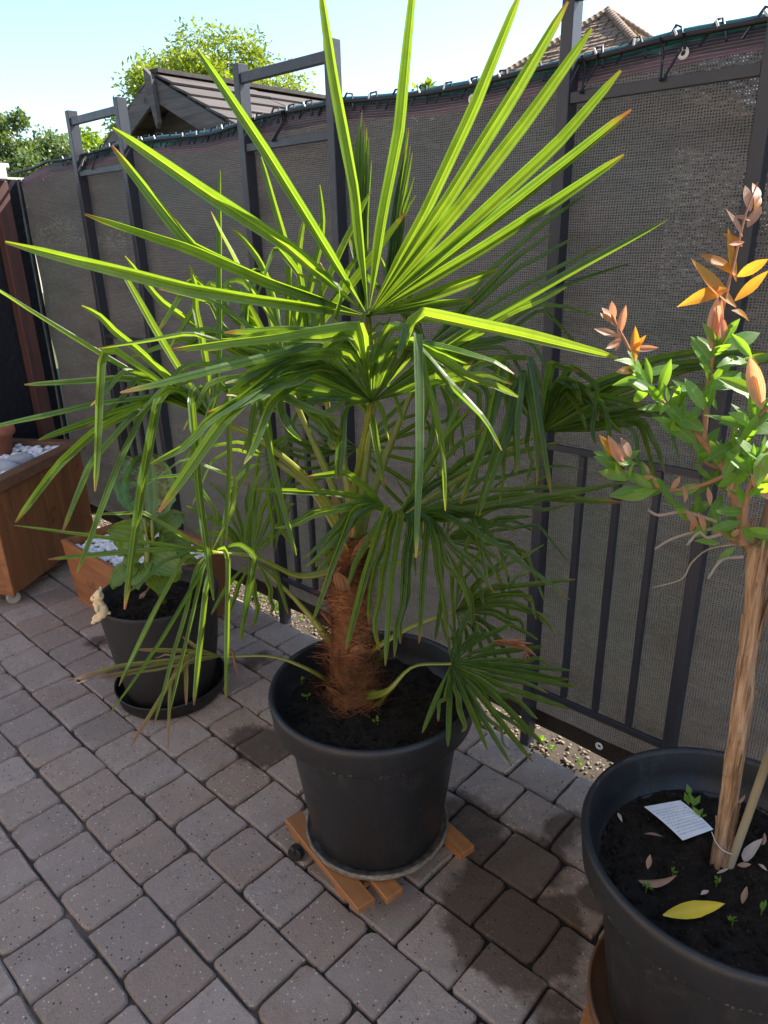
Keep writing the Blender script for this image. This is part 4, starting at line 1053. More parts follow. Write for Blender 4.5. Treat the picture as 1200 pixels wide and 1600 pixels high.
b_main = branch([TOP, P(1150, 780, 1.11), P(1135, 735, 1.115), P(1100, 690, 1.13)], .011, .0065)
b_left = branch([P(1100, 690, 1.13), P(1050, 645, 1.15), P(1005, 588, 1.17), P(978, 535, 1.18), P(955, 492, 1.18)], .0055, .0015)
b_up = branch([P(1100, 692, 1.13), P(1105, 610, 1.12), P(1114, 555, 1.115), P(1130, 478, 1.11), P(1148, 405, 1.105), P(1165, 335, 1.10), P(1184, 285, 1.10)], .0050, .0010, n=18)
b_right = branch([P(1140, 735, 1.10), P(1158, 690, 1.07), P(1185, 655, 1.05), P(1215, 610, 1.04)], .006, .003)
b_r2 = branch([P(1160, 850, 1.09), P(1165, 790, 1.05), P(1180, 740, 1.03), P(1200, 700, 1.02)], .006, .002)
b_low = branch([P(1140, 740, 1.10), P(1090, 760, 1.13), P(1040, 765, 1.15), P(985, 745, 1.17), P(955, 715, 1.18)], .004, .0015)
b_low2 = branch([P(1170, 850, 1.10), P(1120, 830, 1.11), P(1085, 815, 1.13), P(1070, 800, 1.14)], .005, .002)
b_mid = branch([P(1135, 735, 1.12), P(1100, 720, 1.17), P(1075, 680, 1.2), P(1060, 640, 1.22)], .004, .0015)
branch([TOP, P(1195, 830, 1.12), P(1215, 760, 1.12), P(1225, 700, 1.12)], .013, .008)
for l, r0 in ((((1120, 815, 1.10), (1070, 800, 1.12), (1030, 805, 1.13), (1013, 797, 1.13)), .0042), (((1130, 825, 1.10), (1090, 830, 1.11), (1050, 842, 1.12), (1023, 858, 1.12)), .0038), (((1125, 835, 1.08), (1105, 840, 1.08), (1092, 832, 1.08), (1073, 852, 1.08)), .004), (((1150, 850, 1.10), (1107, 858, 1.12), (1080, 880, 1.12), (1065, 905, 1.13), (1020, 918, 1.13)), .0020), (((1160, 870, 1.07), (1128, 875, 1.06), (1106, 904, 1.05)), .0036)):
    branch(pp(*l), r0 * .72, r0 * .5, 'twig_grey', name='bare_twig')
rl = random.Random(21)
def put_leaf(p, dirv, kind, sc=1.0, nrm=None):
    dirv = Vector(dirv).normalized(); nrm = Vector(nrm if nrm is not None else (toc + Vector((rl.uniform(-.6, .6), rl.uniform(-.6, .6), rl.uniform(-.2, .7)))))
    y = nrm.cross(dirv)
    if y.length < 1e-3: y = dirv.orthogonal()
    y.normalize(); z = dirv.cross(y)
    o = bpy.data.objects.new('leaf', rl.choice(LM[kind])); C.objects.link(o); o.parent = bush
    mt = Matrix((dirv, y, z)).transposed().to_4x4(); mt.translation = Vector(p) - BT
    o.matrix_local = mt @ Matrix.Diagonal((sc, sc, sc, 1))
def lf(x0, y0, x1, y1, d, kind, dd=0.0, nrm=None):
    a = P(x0, y0, d); b = P(x1, y1, d + dd); put_leaf(a, b - a, kind, (b - a).length / .055, nrm)
# leaves that can be told apart
for a in ((1150, 480, 1067, 418, 1.11, 'leaf_orange'), (1140, 452, 1072, 462, 1.10, 'leaf_orange'), (1150, 430, 1100, 390, 1.105, 'leaf_orange'), (1152, 432, 1200, 405, 1.10, 'leaf_orange', -.03), (1148, 470, 1195, 425, 1.10, 'leaf_orange', -.01), (1143, 485, 1182, 490, 1.10, 'leaf_orange'), (1150, 440, 1115, 370, 1.11, 'leaf_orange'),
          (1160, 370, 1132, 328, 1.10, 'leaf_pink'), (1160, 385, 1133, 362, 1.10, 'leaf_orange'), (1163, 378, 1136, 385, 1.10, 'leaf_pink'), (1168, 355, 1190, 320, 1.10, 'leaf_pink'), (1172, 330, 1166, 288, 1.10, 'leaf_pink'), (1178, 330, 1198, 285, 1.10, 'leaf_orange'), (1180, 320, 1190, 274, 1.10, 'leaf_pink'), (1172, 345, 1150, 330, 1.10, 'leaf_pink'),
          (1122, 540, 1094, 506, 1.11, 'leaf_green'), (1126, 545, 1190, 518, 1.10, 'leaf_green'), (1113, 583, 1069, 540, 1.11, 'leaf_green'), (1120, 575, 1180, 542, 1.09, 'leaf_green'), (1106, 640, 1068, 585, 1.11, 'leaf_green'), (1100, 640, 1072, 590, 1.09, 'leaf_green'), (1110, 605, 1180, 580, 1.09, 'leaf_green'), (1120, 590, 1195, 625, 1.07, 'leaf_green'), (1110, 545, 1108, 470, 1.115, 'leaf_pink'), (1130, 540, 1125, 490, 1.10, 'leaf_pink'), (1118, 535, 1118, 470, 1.11, 'leaf_pink'),
          (1048, 638, 994, 642, 1.14, 'leaf_green'), (1100, 672, 1038, 635, 1.12, 'leaf_green'), (1088, 692, 1040, 655, 1.13, 'leaf_green'), (1058, 665, 1017, 652, 1.13, 'leaf_green'), (1100, 722, 1155, 690, 1.09, 'leaf_green'), (1122, 760, 1160, 740, 1.08, 'leaf_green'), (1130, 750, 1158, 692, 1.07, 'leaf_green'), (1168, 800, 1118, 797, 1.06, 'leaf_green'), (1160, 815, 1105, 835, 1.06, 'leaf_green'), (1172, 790, 1150, 758, 1.05, 'leaf_green'), (1190, 780, 1160, 745, 1.05, 'leaf_green'),
          (1025, 765, 967, 785, 1.15, 'leaf_green'), (1000, 760, 950, 780, 1.16, 'leaf_green'), (995, 725, 935, 718, 1.17, 'leaf_green'), (1020, 765, 990, 740, 1.15, 'leaf_green'), (1050, 790, 1033, 750, 1.14, 'leaf_green'), (985, 748, 940, 735, 1.17, 'leaf_green'), (1125, 850, 1083, 846, 1.08, 'leaf_green'), (1150, 855, 1122, 872, 1.06, 'leaf_green'),
          (975, 730, 940, 685, 1.17, 'leaf_pink'), (972, 722, 930, 682, 1.17, 'leaf_orange'), (978, 725, 968, 692, 1.17, 'leaf_pink'), (985, 715, 975, 682, 1.17, 'leaf_pink'), (1015, 740, 1005, 725, 1.15, 'leaf_pink'), (1070, 785, 1075, 760, 1.12, 'leaf_pink'), (1090, 825, 1073, 795, 1.11, 'leaf_pink'), (1100, 830, 1098, 800, 1.10, 'leaf_pink'), (1110, 790, 1105, 760, 1.10, 'leaf_pink'),
          (962, 510, 948, 475, 1.18, 'leaf_pink'), (960, 505, 938, 488, 1.18, 'leaf_orange'), (960, 500, 955, 470, 1.18, 'leaf_pink'), (966, 525, 970, 480, 1.18, 'leaf_pink'), (968, 525, 925, 517, 1.18, 'leaf_pink'), (972, 530, 942, 545, 1.18, 'leaf_pink'), (968, 520, 962, 548, 1.18, 'leaf_pink'), (992, 565, 990, 512, 1.17, 'leaf_orange'), (985, 545, 1024, 550, 1.17, 'leaf_pink'), (985, 550, 1010, 530, 1.17, 'leaf_orange'), (998, 575, 958, 585, 1.17, 'leaf_pink'), (1000, 590, 975, 570, 1.17, 'leaf_pink'), (1018, 600, 1005, 560, 1.16, 'leaf_green'), (1030, 615, 1045, 565, 1.16, 'leaf_green'), (1025, 612, 985, 595, 1.16, 'leaf_green'), (1060, 640, 1065, 600, 1.15, 'leaf_green'),
          (1190, 640, 1165, 560, 1.04, 'leaf_pink'), (1192, 630, 1172, 556, 1.04, 'leaf_orange'), (1200, 780, 1165, 740, 1.03, 'leaf_pink'), (1190, 760, 1200, 700, 1.03, 'leaf_orange'), (1200, 740, 1175, 722, 1.02, 'leaf_pink'), (1175, 670, 1200, 640, 1.05, 'leaf_green'), (1180, 665, 1175, 610, 1.06, 'leaf_green'), (1195, 655, 1215, 600, 1.05, 'leaf_green'), (1175, 560, 1140, 520, 1.09, 'leaf_green'), (1150, 570, 1200, 555, 1.12, 'leaf_green')):
    lf(*a)
# fill leaves along the twigs
for q, kinds, n in ((b_left[2:8], ('leaf_green',), 22), (b_up[1:9], ('leaf_green',), 16), (b_right, ('leaf_green',), 24), (b_r2, ('leaf_green', 'leaf_green', 'leaf_green', 'leaf_green', 'leaf_pink'), 22), (b_main, ('leaf_green',), 12), (b_low, ('leaf_green', 'leaf_green', 'leaf_green', 'leaf_pink'), 20), (b_low2, ('leaf_green', 'leaf_green', 'leaf_green', 'leaf_pink'), 12), (b_mid, ('leaf_green',), 16)):
    for i in range(n):
        k = rl.uniform(0, len(q) - 1.01); i0 = int(k); p = q[i0].lerp(q[i0 + 1], k - i0); t_ = (q[i0 + 1] - q[i0]).normalized()
        out = Vector((rl.uniform(-1, 1), rl.uniform(-1, 1), rl.uniform(-.5, .9))).normalized()
        kd = rl.choice(kinds); put_leaf(p, t_ * .6 + out, kd, rl.uniform(.75, 1.1) * (1 if kd == 'leaf_green' else .6))
stk = MB(); stk.tube([P(1138, 1360, 1.31), P(1172, 1265, 1.22), P(1212, 1150, 1.12)], .0072, 10)
tag(stk.build('support_stake', M['stake'], None, smooth=True), 'straight olive-brown cane stake leaning beside the bottlebrush trunk', 'stake')
# plant label on the soil
c4 = [Vector((-.378, 1.163, .470)), Vector((-.330, 1.226, .474)), Vector((-.254, 1.194, .470)), Vector((-.288, 1.128, .468))]
m_ = MB(); n_ = 8; uvs = []
for i in range(n_ + 1):
    for j in range(n_ + 1):
        u, v = i / n_, j / n_
        p = c4[0].lerp(c4[3], u).lerp(c4[1].lerp(c4[2], u), v); p = p + Vector((0, 0, .004 * math.sin(u * 2.6) - .003 * v))
        m_.v.append(tuple(p)); uvs.append((v, 1 - u))
for i in range(n_):
    for j in range(n_):
        a = i * (n_ + 1) + j; m_.f.append((a, a + 1, a + n_ + 2, a + n_ + 1))
o = m_.build('plant_label', M['card'], None, uvs=uvs); sd = o.modifiers.new('thick', 'SOLIDIFY'); sd.thickness = .0006
tag(o, 'white printed plant label card lying on the dark soil', 'label')
m_ = MB(); m_.tube(catmull([P(1112, 1300, 1.30), P(1120, 1318, 1.285), P(1132, 1330, 1.275), P(1146, 1334, 1.28), P(1152, 1325, 1.30)], 12), .0009, 5)
tag(m_.build('label_string', M['cord_white'], None, smooth=True), 'thin white string tying the label to trunk and stake', 'string')
# fallen leaves on the soil
def onz(x, y, z):
    r = ROT @ Vector(((x - 600) / FPX, -(y - 800) / FPX, -1)); return Vector((0, 0, CAMH)) + r * ((z - CAMH) / r.z)
DL = {k: [leaf_mesh(.055, .017, cv, fo, 5 + q, k, n=9, tip=tp_e, name='fallen_leaf') for q, (cv, fo, tp_e) in enumerate(((.25, .45, 1.0), (-.3, .9, 1.4), (.45, -.6, .8), (-.15, .25, 1.2)))] for k in ('dry_leaf', 'dry_leaf_pale', 'yellow_leaf')}
def fallen(x0, y0, x1, y1, kind, label, group=None, wide=1.0):
    a = onz(x0, y0, .468); b = onz(x1, y1, .470); d = b - a
    o = bpy.data.objects.new('fallen_leaf', DL[kind][int(x0) % 4]); C.objects.link(o); o.location = a
    o.rotation_euler = (rl.uniform(-.6, .6), rl.uniform(-.15, .1), math.atan2(d.y, d.x)); s_ = d.length / .055; o.scale = (s_, s_ * wide, s_)
    tag(o, label, 'leaf', group)
fallen(1036, 1430, 1122, 1412, 'yellow_leaf', 'bright yellow fallen leaf on the soil by the pot rim', None, .8)
fallen(998, 1375, 1058, 1392, 'dry_leaf', 'long curled brown fallen leaf beyond the yellow leaf')
fallen(1007, 1303, 1036, 1305, 'dry_leaf', 'short reddish brown leaf touching the white label', None, 1.3)
fallen(1162, 1345, 1178, 1316, 'dry_leaf_pale', 'pale upright dry leaf just beside the cane stake', None, 1.1)
for (a, b, c, d) in ((1152, 1352, 1172, 1350), (1095, 1398, 1108, 1388), (1160, 1412, 1170, 1392), (1012, 1358, 1016, 1340), (1150, 1254, 1165, 1248), (1120, 1365, 1140, 1362), (1190, 1320, 1198, 1308), (1185, 1350, 1199, 1358), (965, 1270, 972, 1280)):
    fallen(a, b, c, d, 'dry_leaf_pale' if (a + b) % 2 else 'dry_leaf', 'small dry brown leaf lying on the dark soil of the bottlebrush pot', 'small dry leaves on the bottlebrush soil', 1.2)
def sprig(px, py, z, n, L, label, kind='weed', seed=0, group=None, spread=1.0):
    r = random.Random(seed + int(px)); b = onz(px, py, z); e = empty('weed', b, label, 'weed', group)
    for i in range(n):
        a = r.uniform(0, 6.28); el = r.uniform(.3, 1.3); d = Vector((math.cos(a) * math.cos(el) * spread, math.sin(a) * math.cos(el) * spread, math.sin(el)))
        st = Vector((r.uniform(-.5, .5) * L * .6, r.uniform(-.5, .5) * L * .6, r.uniform(0, .6) * L))
        m_ = MB(); side = d.cross(toc).normalized() * L * .25
        uvs = [(.5, 0), (0, .5), (.5, 1), (1, .5)]
        m_.add([st, st + d * L * .5 + side, st + d * L, st + d * L * .5 - side], [(0, 1, 2, 3)]); m_.build('leaf', M[kind], e, uvs=uvs)
    MB().tube([(0, 0, -.01), (0, 0, L * .6)], .0012, 5).build('stem', M[kind], e, uvs=None)
sprig(1082, 1258, .468, 5, .026, 'small green seedling with two leaf pairs behind the white label', seed=1)
sprig(1093, 1280, .468, 4, .018, 'tiny seedling at the edge of the white label', seed=2)
for (a, b, s_) in ((1120, 1380, .012), (1052, 1365, .010), (1190, 1425, .014), (1010, 1388, .012), (1145, 1440, .010), (1180, 1235, .018)):
    sprig(a, b, .466, 5, s_, 'tiny green moss sprig on the dark soil of the bottlebrush pot', seed=3, group='moss sprigs on the bottlebrush soil')
for (a, b, s_) in ((480, 1090, .014), (590, 1130, .014), (472, 1064, .010)):
    sprig(a, b, .465, 5, s_, 'tiny green sprig on the soil below the palm trunk', seed=4, group='sprigs on the palm soil')

# ------------------------------------------------------------------ spotted-leaf plant in the grey pot
hp = empty('house_plant', PC3 + V3(0, 0, .36), 'leafy plant with one large dark-spotted leaf in the grey pot', 'plant')
H0 = Vector(hp.location)
def big_leaf(base, tip, width, nrm, mat, seed, curl=.1):
    base = Vector(base); tip = Vector(tip); L = (tip - base).length; d = (tip - base) / L
    y = Vector(nrm).cross(d).normalized(); z = d.cross(y)
    m_ = MB(); uvs = []; n = 14; r = random.Random(seed); nw = 8
    for i in range(n + 1):
        s = i / n; w = width * (math.sin(math.pi * (s ** .85) * .97 + .03) ** .62) if 0 < i < n else width * .04
        for k in range(nw + 1):
            a = -1 + 2 * k / nw
            wav = .05 * width * noise.noise(Vector((seed + s * 5, a * 3, 0))) + .06 * width * abs(a) * math.sin(s * 26 + seed)*.4
            m_.v.append(tuple(base - H0 + d * (L * s) + y * (a * w / 2 * (1 + .05 * math.sin(s * 40 + seed))) + z * (-curl * L * (s - .3) ** 2 + .14 * width * a * a + wav))); uvs.append((k / nw, s))
    for i in range(n):
        for k in range(nw):
            q = i * (nw + 1) + k; m_.f.append((q, q + 1, q + nw + 2, q + nw + 1))
    return m_.build('leaf', M[mat], hp, smooth=True, uvs=uvs)
def stem(a, b, c, r=.005):
    m_ = MB(); m_.tube([p - H0 for p in catmull([a, b, c], 8)], r, 7); m_.build('stem', M['petiole'], hp, smooth=True, uvs=[(.3, .3)] * len(m_.v))
DPT = 2.20
HB = PC3 + V3(0, .02, .35)
big_leaf(P(238, 812, 2.18), P(232, 705, 2.16), .165, toc + V3(.1, 0, .3), 'leaf_patterned', 3); stem(HB, P(240, 850, 2.2), P(238, 812, 2.18), .006)
big_leaf(P(225, 800, 2.20), P(190, 712, 2.25), .12, toc + V3(-.5, 0, .2), 'leaf_patterned', 5); stem(HB, P(232, 850, 2.2), P(225, 800, 2.20), .005)
for i, (x0, y0, x1, y1, w_, dz, mt) in enumerate(((232, 868, 280, 890, .075, -.06, 'leaf_house'), (228, 880, 212, 915, .055, -.10, 'leaf_house'), (222, 850, 172, 828, .085, -.08, 'leaf_house'), (240, 860, 268, 838, .06, .04, 'leaf_house'), (225, 865, 190, 880, .06, .0, 'leaf_house'), (235, 890, 255, 925, .06, -.06, 'leaf_house'), (250, 885, 282, 905, .05, .02, 'leaf_house'), (218, 880, 172, 915, .07, -.05, 'leaf_house'), (245, 850, 300, 850, .07, .05, 'leaf_house'), (250, 830, 285, 800, .07, .03, 'leaf_house'), (215, 845, 180, 860, .06, .05, 'leaf_house'), (240, 840, 245, 805, .06, .05, 'leaf_house'), (255, 870, 310, 872, .06, .08, 'leaf_house'), (232, 830, 205, 815, .05, .05, 'leaf_house'))):
    a = P(x0, y0, 2.18); b = P(x1, y1, 2.18 + dz); big_leaf(a, b, w_ * 1.3, toc * .6 + V3(random.uniform(-.4, .4), random.uniform(-.4, .4), .7), mt, 20 + i, .35); stem(HB, (HB + a) / 2 + V3(0, 0, .01), a, .0035)
stem(HB, P(232, 890, 2.19), P(232, 845, 2.19), .009)
m_ = MB(); m_.tube(catmull([P(235, 915, 2.15) - H0, P(228, 925, 2.13) - H0, P(218, 935, 2.10) - H0], 6), [.003, .003, .003, .004, .006, .007, .002], 6); m_.build('dead_shoot', M['dry_leaf'], hp, smooth=True)

# ------------------------------------------------------------------ lamb figurine on the rim
fq = onz(166, 958, .409) - PC3; fa = math.atan2(fq.y, fq.x)     # angle round the pot
fp = PC3 + V3(math.cos(fa) * .207, math.sin(fa) * .207, .398)
fig = empty('lamb_figurine', fp, 'cream resin lamb figurine perched on the grey pot rim', 'figurine', None, fa - math.radians(35))
m_ = MB(); vs, fs = ICO2
def ell(c, r, rot=None):
    m_.add([((rot @ Vector((v.x * r[0], v.y * r[1], v.z * r[2]))) if rot else Vector((v.x * r[0], v.y * r[1], v.z * r[2]))) + Vector(c) for v in vs], fs)
# local +x to the figure's front, +z up; body leans outwards over the rim
ell((0, 0, .026), (.019, .021, .030)); ell((.003, 0, .050), (.014, .016, .016)); ell((.004, 0, .078), (.0185, .0185, .0185)); ell((.019, 0, .073), (.012, .0115, .010))
for s in (-1, 1):
    ell((.012, s * .018, .046), (.008, .007, .016), Matrix.Rotation(s * .5, 3, 'X')); ell((.018, s * .009, .056), (.007, .006, .007))
    ell((.018, s * .012, .002), (.016, .009, .009)); ell((.031, s * .014, -.006), (.009, .008, .007))
    ell((-.004, s * .020, .094), (.005, .008, .011), Matrix.Rotation(-s * .6, 3, 'X'))
ell((.0, 0, .096), (.010, .010, .006)); ell((-.018, 0, .012), (.008, .008, .008))
fb = m_.build('body', M['resin_cream'], fig, smooth=True)
rm = fb.modifiers.new('remesh', 'REMESH'); rm.mode = 'VOXEL'; rm.voxel_size = .0022; rm.use_smooth_shade = True
sm = fb.modifiers.new('smooth', 'SMOOTH'); sm.factor = .6; sm.iterations = 4
for s in (-1, 1):
    m_ = MB(); ell((.0175, s * .0105, .083), (.0022, .0022, .0028)); m_.build('eye', M['resin_dark'], fig, smooth=True)
m_ = MB(); ell((.0305, 0, .0755), (.0018, .0035, .0022)); m_.build('nose', M['resin_dark'], fig, smooth=True)

# ------------------------------------------------------------------ strip at the fence foot: stones and weeds
m_ = MB(); nx_ = 120
for i in range(nx_ + 1):
    x = -4.05 + 5.6 * i / nx_
    for j, y in enumerate((1.683, 1.72, 1.77, 1.84, 1.95)): m_.v.append((x, y, -.0115 + .006 * noise.noise(Vector((x * 9, y * 30, 0))) - (.004 if j == 0 else 0)))
for i in range(nx_):
    for j in range(4): a = i * 5 + j; m_.f.append((a, a + 5, a + 6, a + 1))
tag(m_.build('soil_strip', M['dirt'], None, smooth=True), kind='structure')
pebbles('gravel_strip', 2400, lambda r: Vector((r.uniform(-4.0, .9), r.uniform(1.694, 1.80), -.010 + r.uniform(-.004, .006))), .0012, .0065, 'grit', 31, 'loose stones and grit along the foot of the fence', 'gravel')
for i, (a, b, s_) in enumerate(((402, 932, .035), (412, 942, .03), (434, 950, .045), (438, 958, .04), (370, 915, .03), (495, 978, .03), (392, 925, .025), (845, 1160, .035), (862, 1172, .03), (905, 1195, .025), (470, 968, .02))):
    sprig(a, b, 0.0, 10, s_ * .6, 'small bright green weed growing at the foot of the fence', seed=50 + i, group='weeds at the fence foot')

# ------------------------------------------------------------------ behind the fence: shed, trees, roofs
shed = empty('garden_shed', (-6.96, 4.5, 0), 'weathered dark wooden shed with boarded gable roof behind the fence', 'shed')
rz_, hw, ez = 3.05, 1.75, 2.24
sl_ = math.atan2(rz_ - ez, hw); Ls = math.hypot(hw, rz_ - ez) + .15
MB().bbox((-hw + .12, .30, 0), (hw - .12, 3.2, ez)).build('wall', M['wood_shed_dark'], shed)
m_ = MB(); m_.add([(-hw + .12, .30, ez + .001), (hw - .12, .30, ez + .001), (0, .30, rz_ - .06), (-hw + .12, 3.2, ez + .001), (hw - .12, 3.2, ez + .001), (0, 3.2, rz_ - .06)], [(0, 1, 2), (5, 4, 3), (0, 2, 5, 3), (2, 1, 4, 5), (0, 3, 4, 1)]); m_.build('gable', M['wood_shed_dark'], shed)
for k in range(4): MB().bbox((-1.2, .285, 2.30 + k * .15), (1.2, .299, 2.30 + k * .15 + .14)).build('gable_board', M['felt'], shed) if k < 2 else None
for s in (-1, 1):
    R_ = Matrix.Rotation(s * sl_, 3, 'Y')
    def on(u, y, h): return Vector((0, 0, rz_)) + R_ @ Vector((s * u, y, h))
    courses = 7
    for k in range(courses):
        u0 = Ls * k / courses; u1 = Ls * (k + 1) / courses + .03
        for (y0, y1) in ((-.08, 1.1), (1.105, 2.2), (2.205, 3.4)):
            m_ = MB(); h0 = .012 + random.uniform(0, .010); h1 = .034 + random.uniform(0, .012); j = random.uniform(-.01, .02)
            q = [on(u0, y0, h0), on(u1 + j, y0, h1), on(u1 + j, y1, h1), on(u0, y1, h0)]; up_ = R_ @ Vector((0, 0, -.02))
            m_.add(q + [v + up_ for v in q], [(0, 1, 2, 3), (7, 6, 5, 4), (0, 4, 5, 1), (1, 5, 6, 2), (2, 6, 7, 3), (3, 7, 4, 0)]); m_.build('roof_board', M['roof_board'], shed)
    m_ = MB(); q = [on(.0, -.10, -.012), on(Ls, -.10, -.012), on(Ls, -.10, -.20), on(.0, -.10, -.20)]; dy = Vector((0, .03, 0))
    m_.add(q + [v + dy for v in q], [(3, 2, 1, 0), (4, 5, 6, 7), (0, 1, 5, 4), (1, 2, 6, 5), (2, 3, 7, 6), (3, 0, 4, 7)]); m_.build('barge_board', M['wood_shed'], shed)
m_ = MB(); m_.add([(-.05, -.15, rz_ + .06), (.07, -.15, rz_ - .02), (.10, -.15, rz_ - .42), (.06, -.15, rz_ - .47), (-.05, -.15, rz_ - .10)] + [(-.05, -.105, rz_ + .06), (.07, -.105, rz_ - .02), (.10, -.105, rz_ - .42), (.06, -.105, rz_ - .47), (-.05, -.105, rz_ - .10)], [(4, 3, 2, 1, 0), (5, 6, 7, 8, 9)] + [(i, (i + 1) % 5, 5 + (i + 1) % 5, 5 + i) for i in range(5)])
m_.build('finial_board', M['wood_shed'], shed)
m_ = MB(); m_.bbox((-.10, -.08, rz_ + .012), (.10, 3.4, rz_ + .05)); m_.build('ridge_cap', M['felt'], shed)

def tree(name, base, height, crown_c, crown_r, label, mat, nleaf, leaf, seed, clumps=30, droop=0.0, narrow=.25, cs=(.16, .36)):
    r = random.Random(seed); e = empty(name, base, label, 'tree')
    cc = Vector(crown_c) - Vector(base)
    m_ = MB(); m_.tube(catmull([(0, 0, -.1), (.05, 0, cc.z * .5), tuple(cc)], 8), [.16 - .013 * i for i in range(9)], 8)
    cl = []
    for i in range(clumps):
        d = Vector((r.gauss(0, 1), r.gauss(0, 1), r.gauss(0, 1))).normalized() * (r.random() ** .45)
        cl.append((cc + Vector((d.x * crown_r[0], d.y * crown_r[1], d.z * crown_r[2])), r.uniform(*cs) * min(crown_r)))
    for c, q in cl[:14]: m_.tube([tuple(cc * .75), tuple(cc * .75 + (c - cc * .75) * .5 + Vector((0, 0, .1))), tuple(c)], [.05, .03, .01], 5)
    m_.build('trunk', M['bark_dark'], e, smooth=True)
    m_ = MB(); uvs = []
    for i in range(nleaf):
        c, q = r.choice(cl); d = Vector((r.gauss(0, 1), r.gauss(0, 1), r.gauss(0, 1))).normalized() * q * r.uniform(.3, 1.15); p = c + d
        t_ = (d.normalized() * .7 + Vector((r.uniform(-1, 1), r.uniform(-1, 1), r.uniform(-1, .8) - droop))).normalized()
        sd = t_.orthogonal(); sd.rotate(Matrix.Rotation(r.uniform(0, 6.28), 3, t_)); L = leaf * r.uniform(.6, 1.3); sd = sd.normalized() * L * narrow
        m_.add([p, p + t_ * L * .5 + sd, p + t_ * L, p + t_ * L * .5 - sd], [(0, 1, 2, 3)]); uvs += [(.5, 0), (0, .5), (.5, 1), (1, .5)]
    o = m_.build('crown', M[mat], e, uvs=uvs)
    return e
tree('willow_tree', (-13.1, 9.5, 0), 5, (-13.15, 9.5, 3.75), (1.85, 1.7, 1.25), 'bushy yellow-green narrow-leaved tree rising behind the shed', 'tree_yellow', 95000, .095, 41, 150, .2, .22, (.2, .42))
tree('evergreen_tree', (-31, 13.2, 0), 6, (-31, 13.2, 4.2), (2.3, 2.0, 2.0), 'dark green leafy tree in the distance beyond the metal bracket', 'tree_dark', 30000, .14, 42, 60, .1, .35)
tree('evergreen_tree', (-28.6, 15.0, 0), 6, (-28.6, 15.0, 3.6), (1.9, 1.7, 1.7), 'lower dark green tree in the distance next to the first fence frame', 'tree_dark', 24000, .14, 43, 50, .1, .35)
tree('garden_shrub', (-18.6, 10.6, 0), 5, (-18.6, 10.6, 3.2), (1.5, 1.4, 1.05), 'bright lime green shrub seen through the first fence frame', 'tree_bright', 16000, .11, 44, 40, 0, .35)
tree('sapling', (-7.8, 9.6, 0), 4, (-7.8, 9.6, 3.55), (.14, .14, .16), 'small green treetop just showing above the tarpaulin', 'tree_bright', 120, .10, 45, 6, 0, .35)

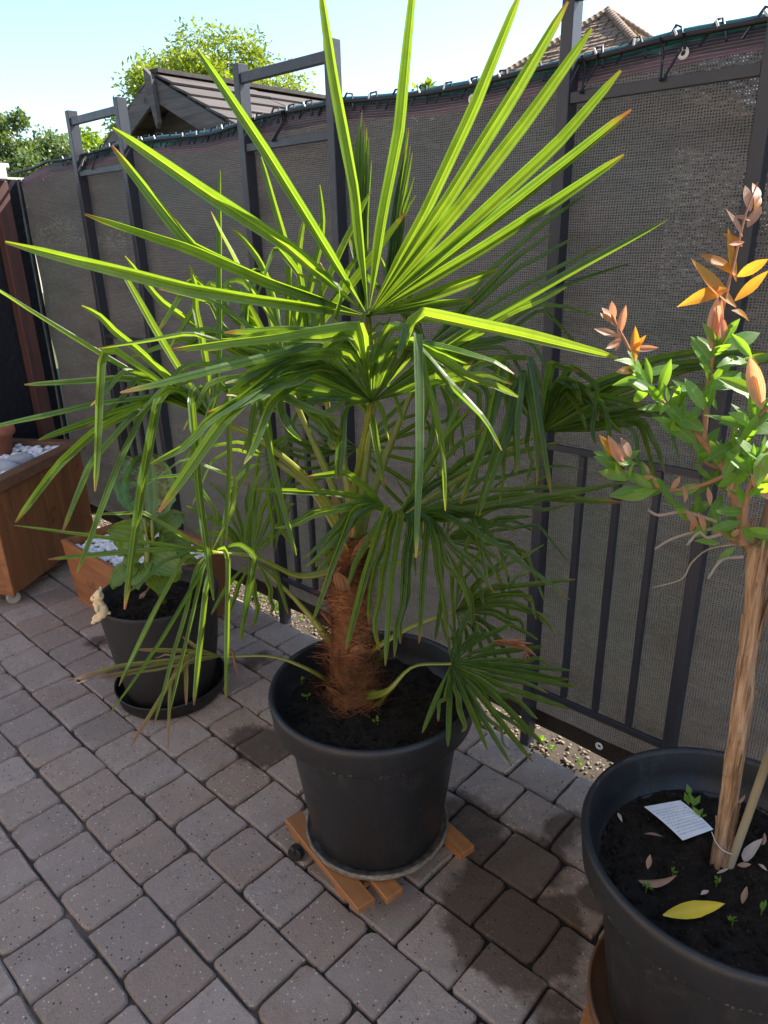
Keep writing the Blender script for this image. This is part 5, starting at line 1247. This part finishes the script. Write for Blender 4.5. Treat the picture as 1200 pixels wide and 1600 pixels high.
def hip_house(apex, half, drop, ridge, label, rows=26, wallh=3.0):
    ax, ay, az = apex; e = empty('tiled_house', (ax, ay, 0), label, 'house')
    ez_ = az - drop
    MB().bbox((-half + .4, -half + .4, 0), (half - .4, half - .4 + ridge, ez_ + .05)).build('wall', M['house_wall'], e)
    m_ = MB(); c = [(-half, -half, ez_), (half, -half, ez_), (half, half + ridge, ez_), (-half, half + ridge, ez_), (0, 0, az - .03), (0, ridge, az - .03)]
    m_.add(c, [(0, 1, 4), (1, 2, 5, 4), (2, 3, 5), (3, 0, 4, 5), (3, 2, 1, 0)]); m_.build('roof', M['roof_tile'], e)
    rt = random.Random(9); m_ = MB()
    faces = [((-half, -half), (half, -half)), ((half, -half), (half, half))]
    for (p0, p1) in faces:
        p0 = Vector((*p0, ez_)); p1 = Vector((*p1, ez_)); ap = Vector((0, 0, az)); Nn = (p1 - p0).cross(ap - p0).normalized()
        for k in range(rows):
            t0 = k / rows; a = p0.lerp(ap, t0); b = p1.lerp(ap, t0); W_ = (b - a).length; n = max(1, int(W_ / .26)); upd = ((p0 + p1) / 2 - ap).normalized() * -1
            Lr = (ap - (p0 + p1) / 2).length / rows * 1.25
            if t0 < .35: continue
            for i in range(n):
                c = a.lerp(b, (i + .5 + (.25 if k % 2 else -.25)) / n); d = (b - a).normalized() * .125; h = rt.uniform(.03, .075)
                q = [c - d + Nn * h, c + d + Nn * h, c + d + upd * Lr + Nn * .01, c - d + upd * Lr + Nn * .01]
                m_.add(q + [c - d - Nn * .02, c + d - Nn * .02], [(0, 1, 2, 3), (4, 5, 1, 0)])
    o = m_.build('roof_tiles', M['roof_tile'], e); o['kind'] = 'stuff'
    for (x, y) in ((-half, -half), (half, -half), (half, half)):
        p0 = Vector((x, y, ez_)); ap = Vector((0, 0, az))
        for k in range(14, 40):
            a = p0.lerp(ap, k / 40); b = p0.lerp(ap, (k + 1.1) / 40)
            m_ = MB(); m_.tube([a + V3(0, 0, .03), b + V3(0, 0, .05)], [.13, .11], 8); m_.build('ridge_tile', M['roof_tile'], e, smooth=True)
    m_ = MB(); m_.tube([(0, 0, az), (0, 0, az + .16)], [.16, .05], 10); m_.build('roof_cap', M['roof_tile'], e, smooth=True)
    return e
hip_house((-12.2, 24, 7.8), 4.6, 3.4, 0, 'house with hipped brown clay tile roof far behind the fence')
ob = empty('outbuilding', (-26.5, 9.5, 0), 'cream plastered outbuilding with small tiled roof beyond the bracket', 'building')
MB().bbox((-3, -1.5, 0), (1.0, 1.5, 3.55)).build('wall', M['plaster'], ob)
for k in range(5):
    m_ = MB(); m_.add([(-3.1, -1.75 + k * .35, 3.56 + k * .11), (1.1, -1.75 + k * .35, 3.56 + k * .11), (1.1, -1.38 + k * .35, 3.68 + k * .11), (-3.1, -1.38 + k * .35, 3.68 + k * .11)] + [(-3.1, -1.75 + k * .35, 3.50 + k * .11), (1.1, -1.75 + k * .35, 3.50 + k * .11)], [(0, 1, 2, 3), (4, 5, 1, 0)]); m_.build('roof_course', M['roof_tile'], ob)

# ------------------------------------------------------------------ added house wall, unseen behind the viewer, bouncing sunlight onto the patio
hs = empty('bounce_wall', (0, -2.7, 0), 'added cream house wall out of view, bouncing warm sunlight onto the patio', 'house')
MB().bbox((-5.5, -.30, -.03), (-2.2, 0, 5.2)).build('wall', M['bounce_render'], hs)
MB().bbox((-1.2, -.30, -.03), (3.5, 0, 5.2)).build('wall', M['bounce_render'], hs)
MB().bbox((-2.1995, -.30, 2.15), (-1.2005, 0, 5.2)).build('wall', M['bounce_render'], hs)
MB().bbox((-2.195, -.18, -.02), (-1.205, -.12, 2.145), .01).build('door', M['wood_planter'], hs)  # door and windows are made up along with the added wall
for x in (-4.4, .6):
    w_ = MB().bbox((x, .002, 1.0), (x + 1.2, .03, 2.1), .005).build('window', M['eyelet'], hs)
    for k in range(2): MB().bbox((x + .06 + k * .56, .0305, 1.06), (x + .58 + k * .56, .034, 2.04)).build('pane', M['window_dark'], w_).parent = w_
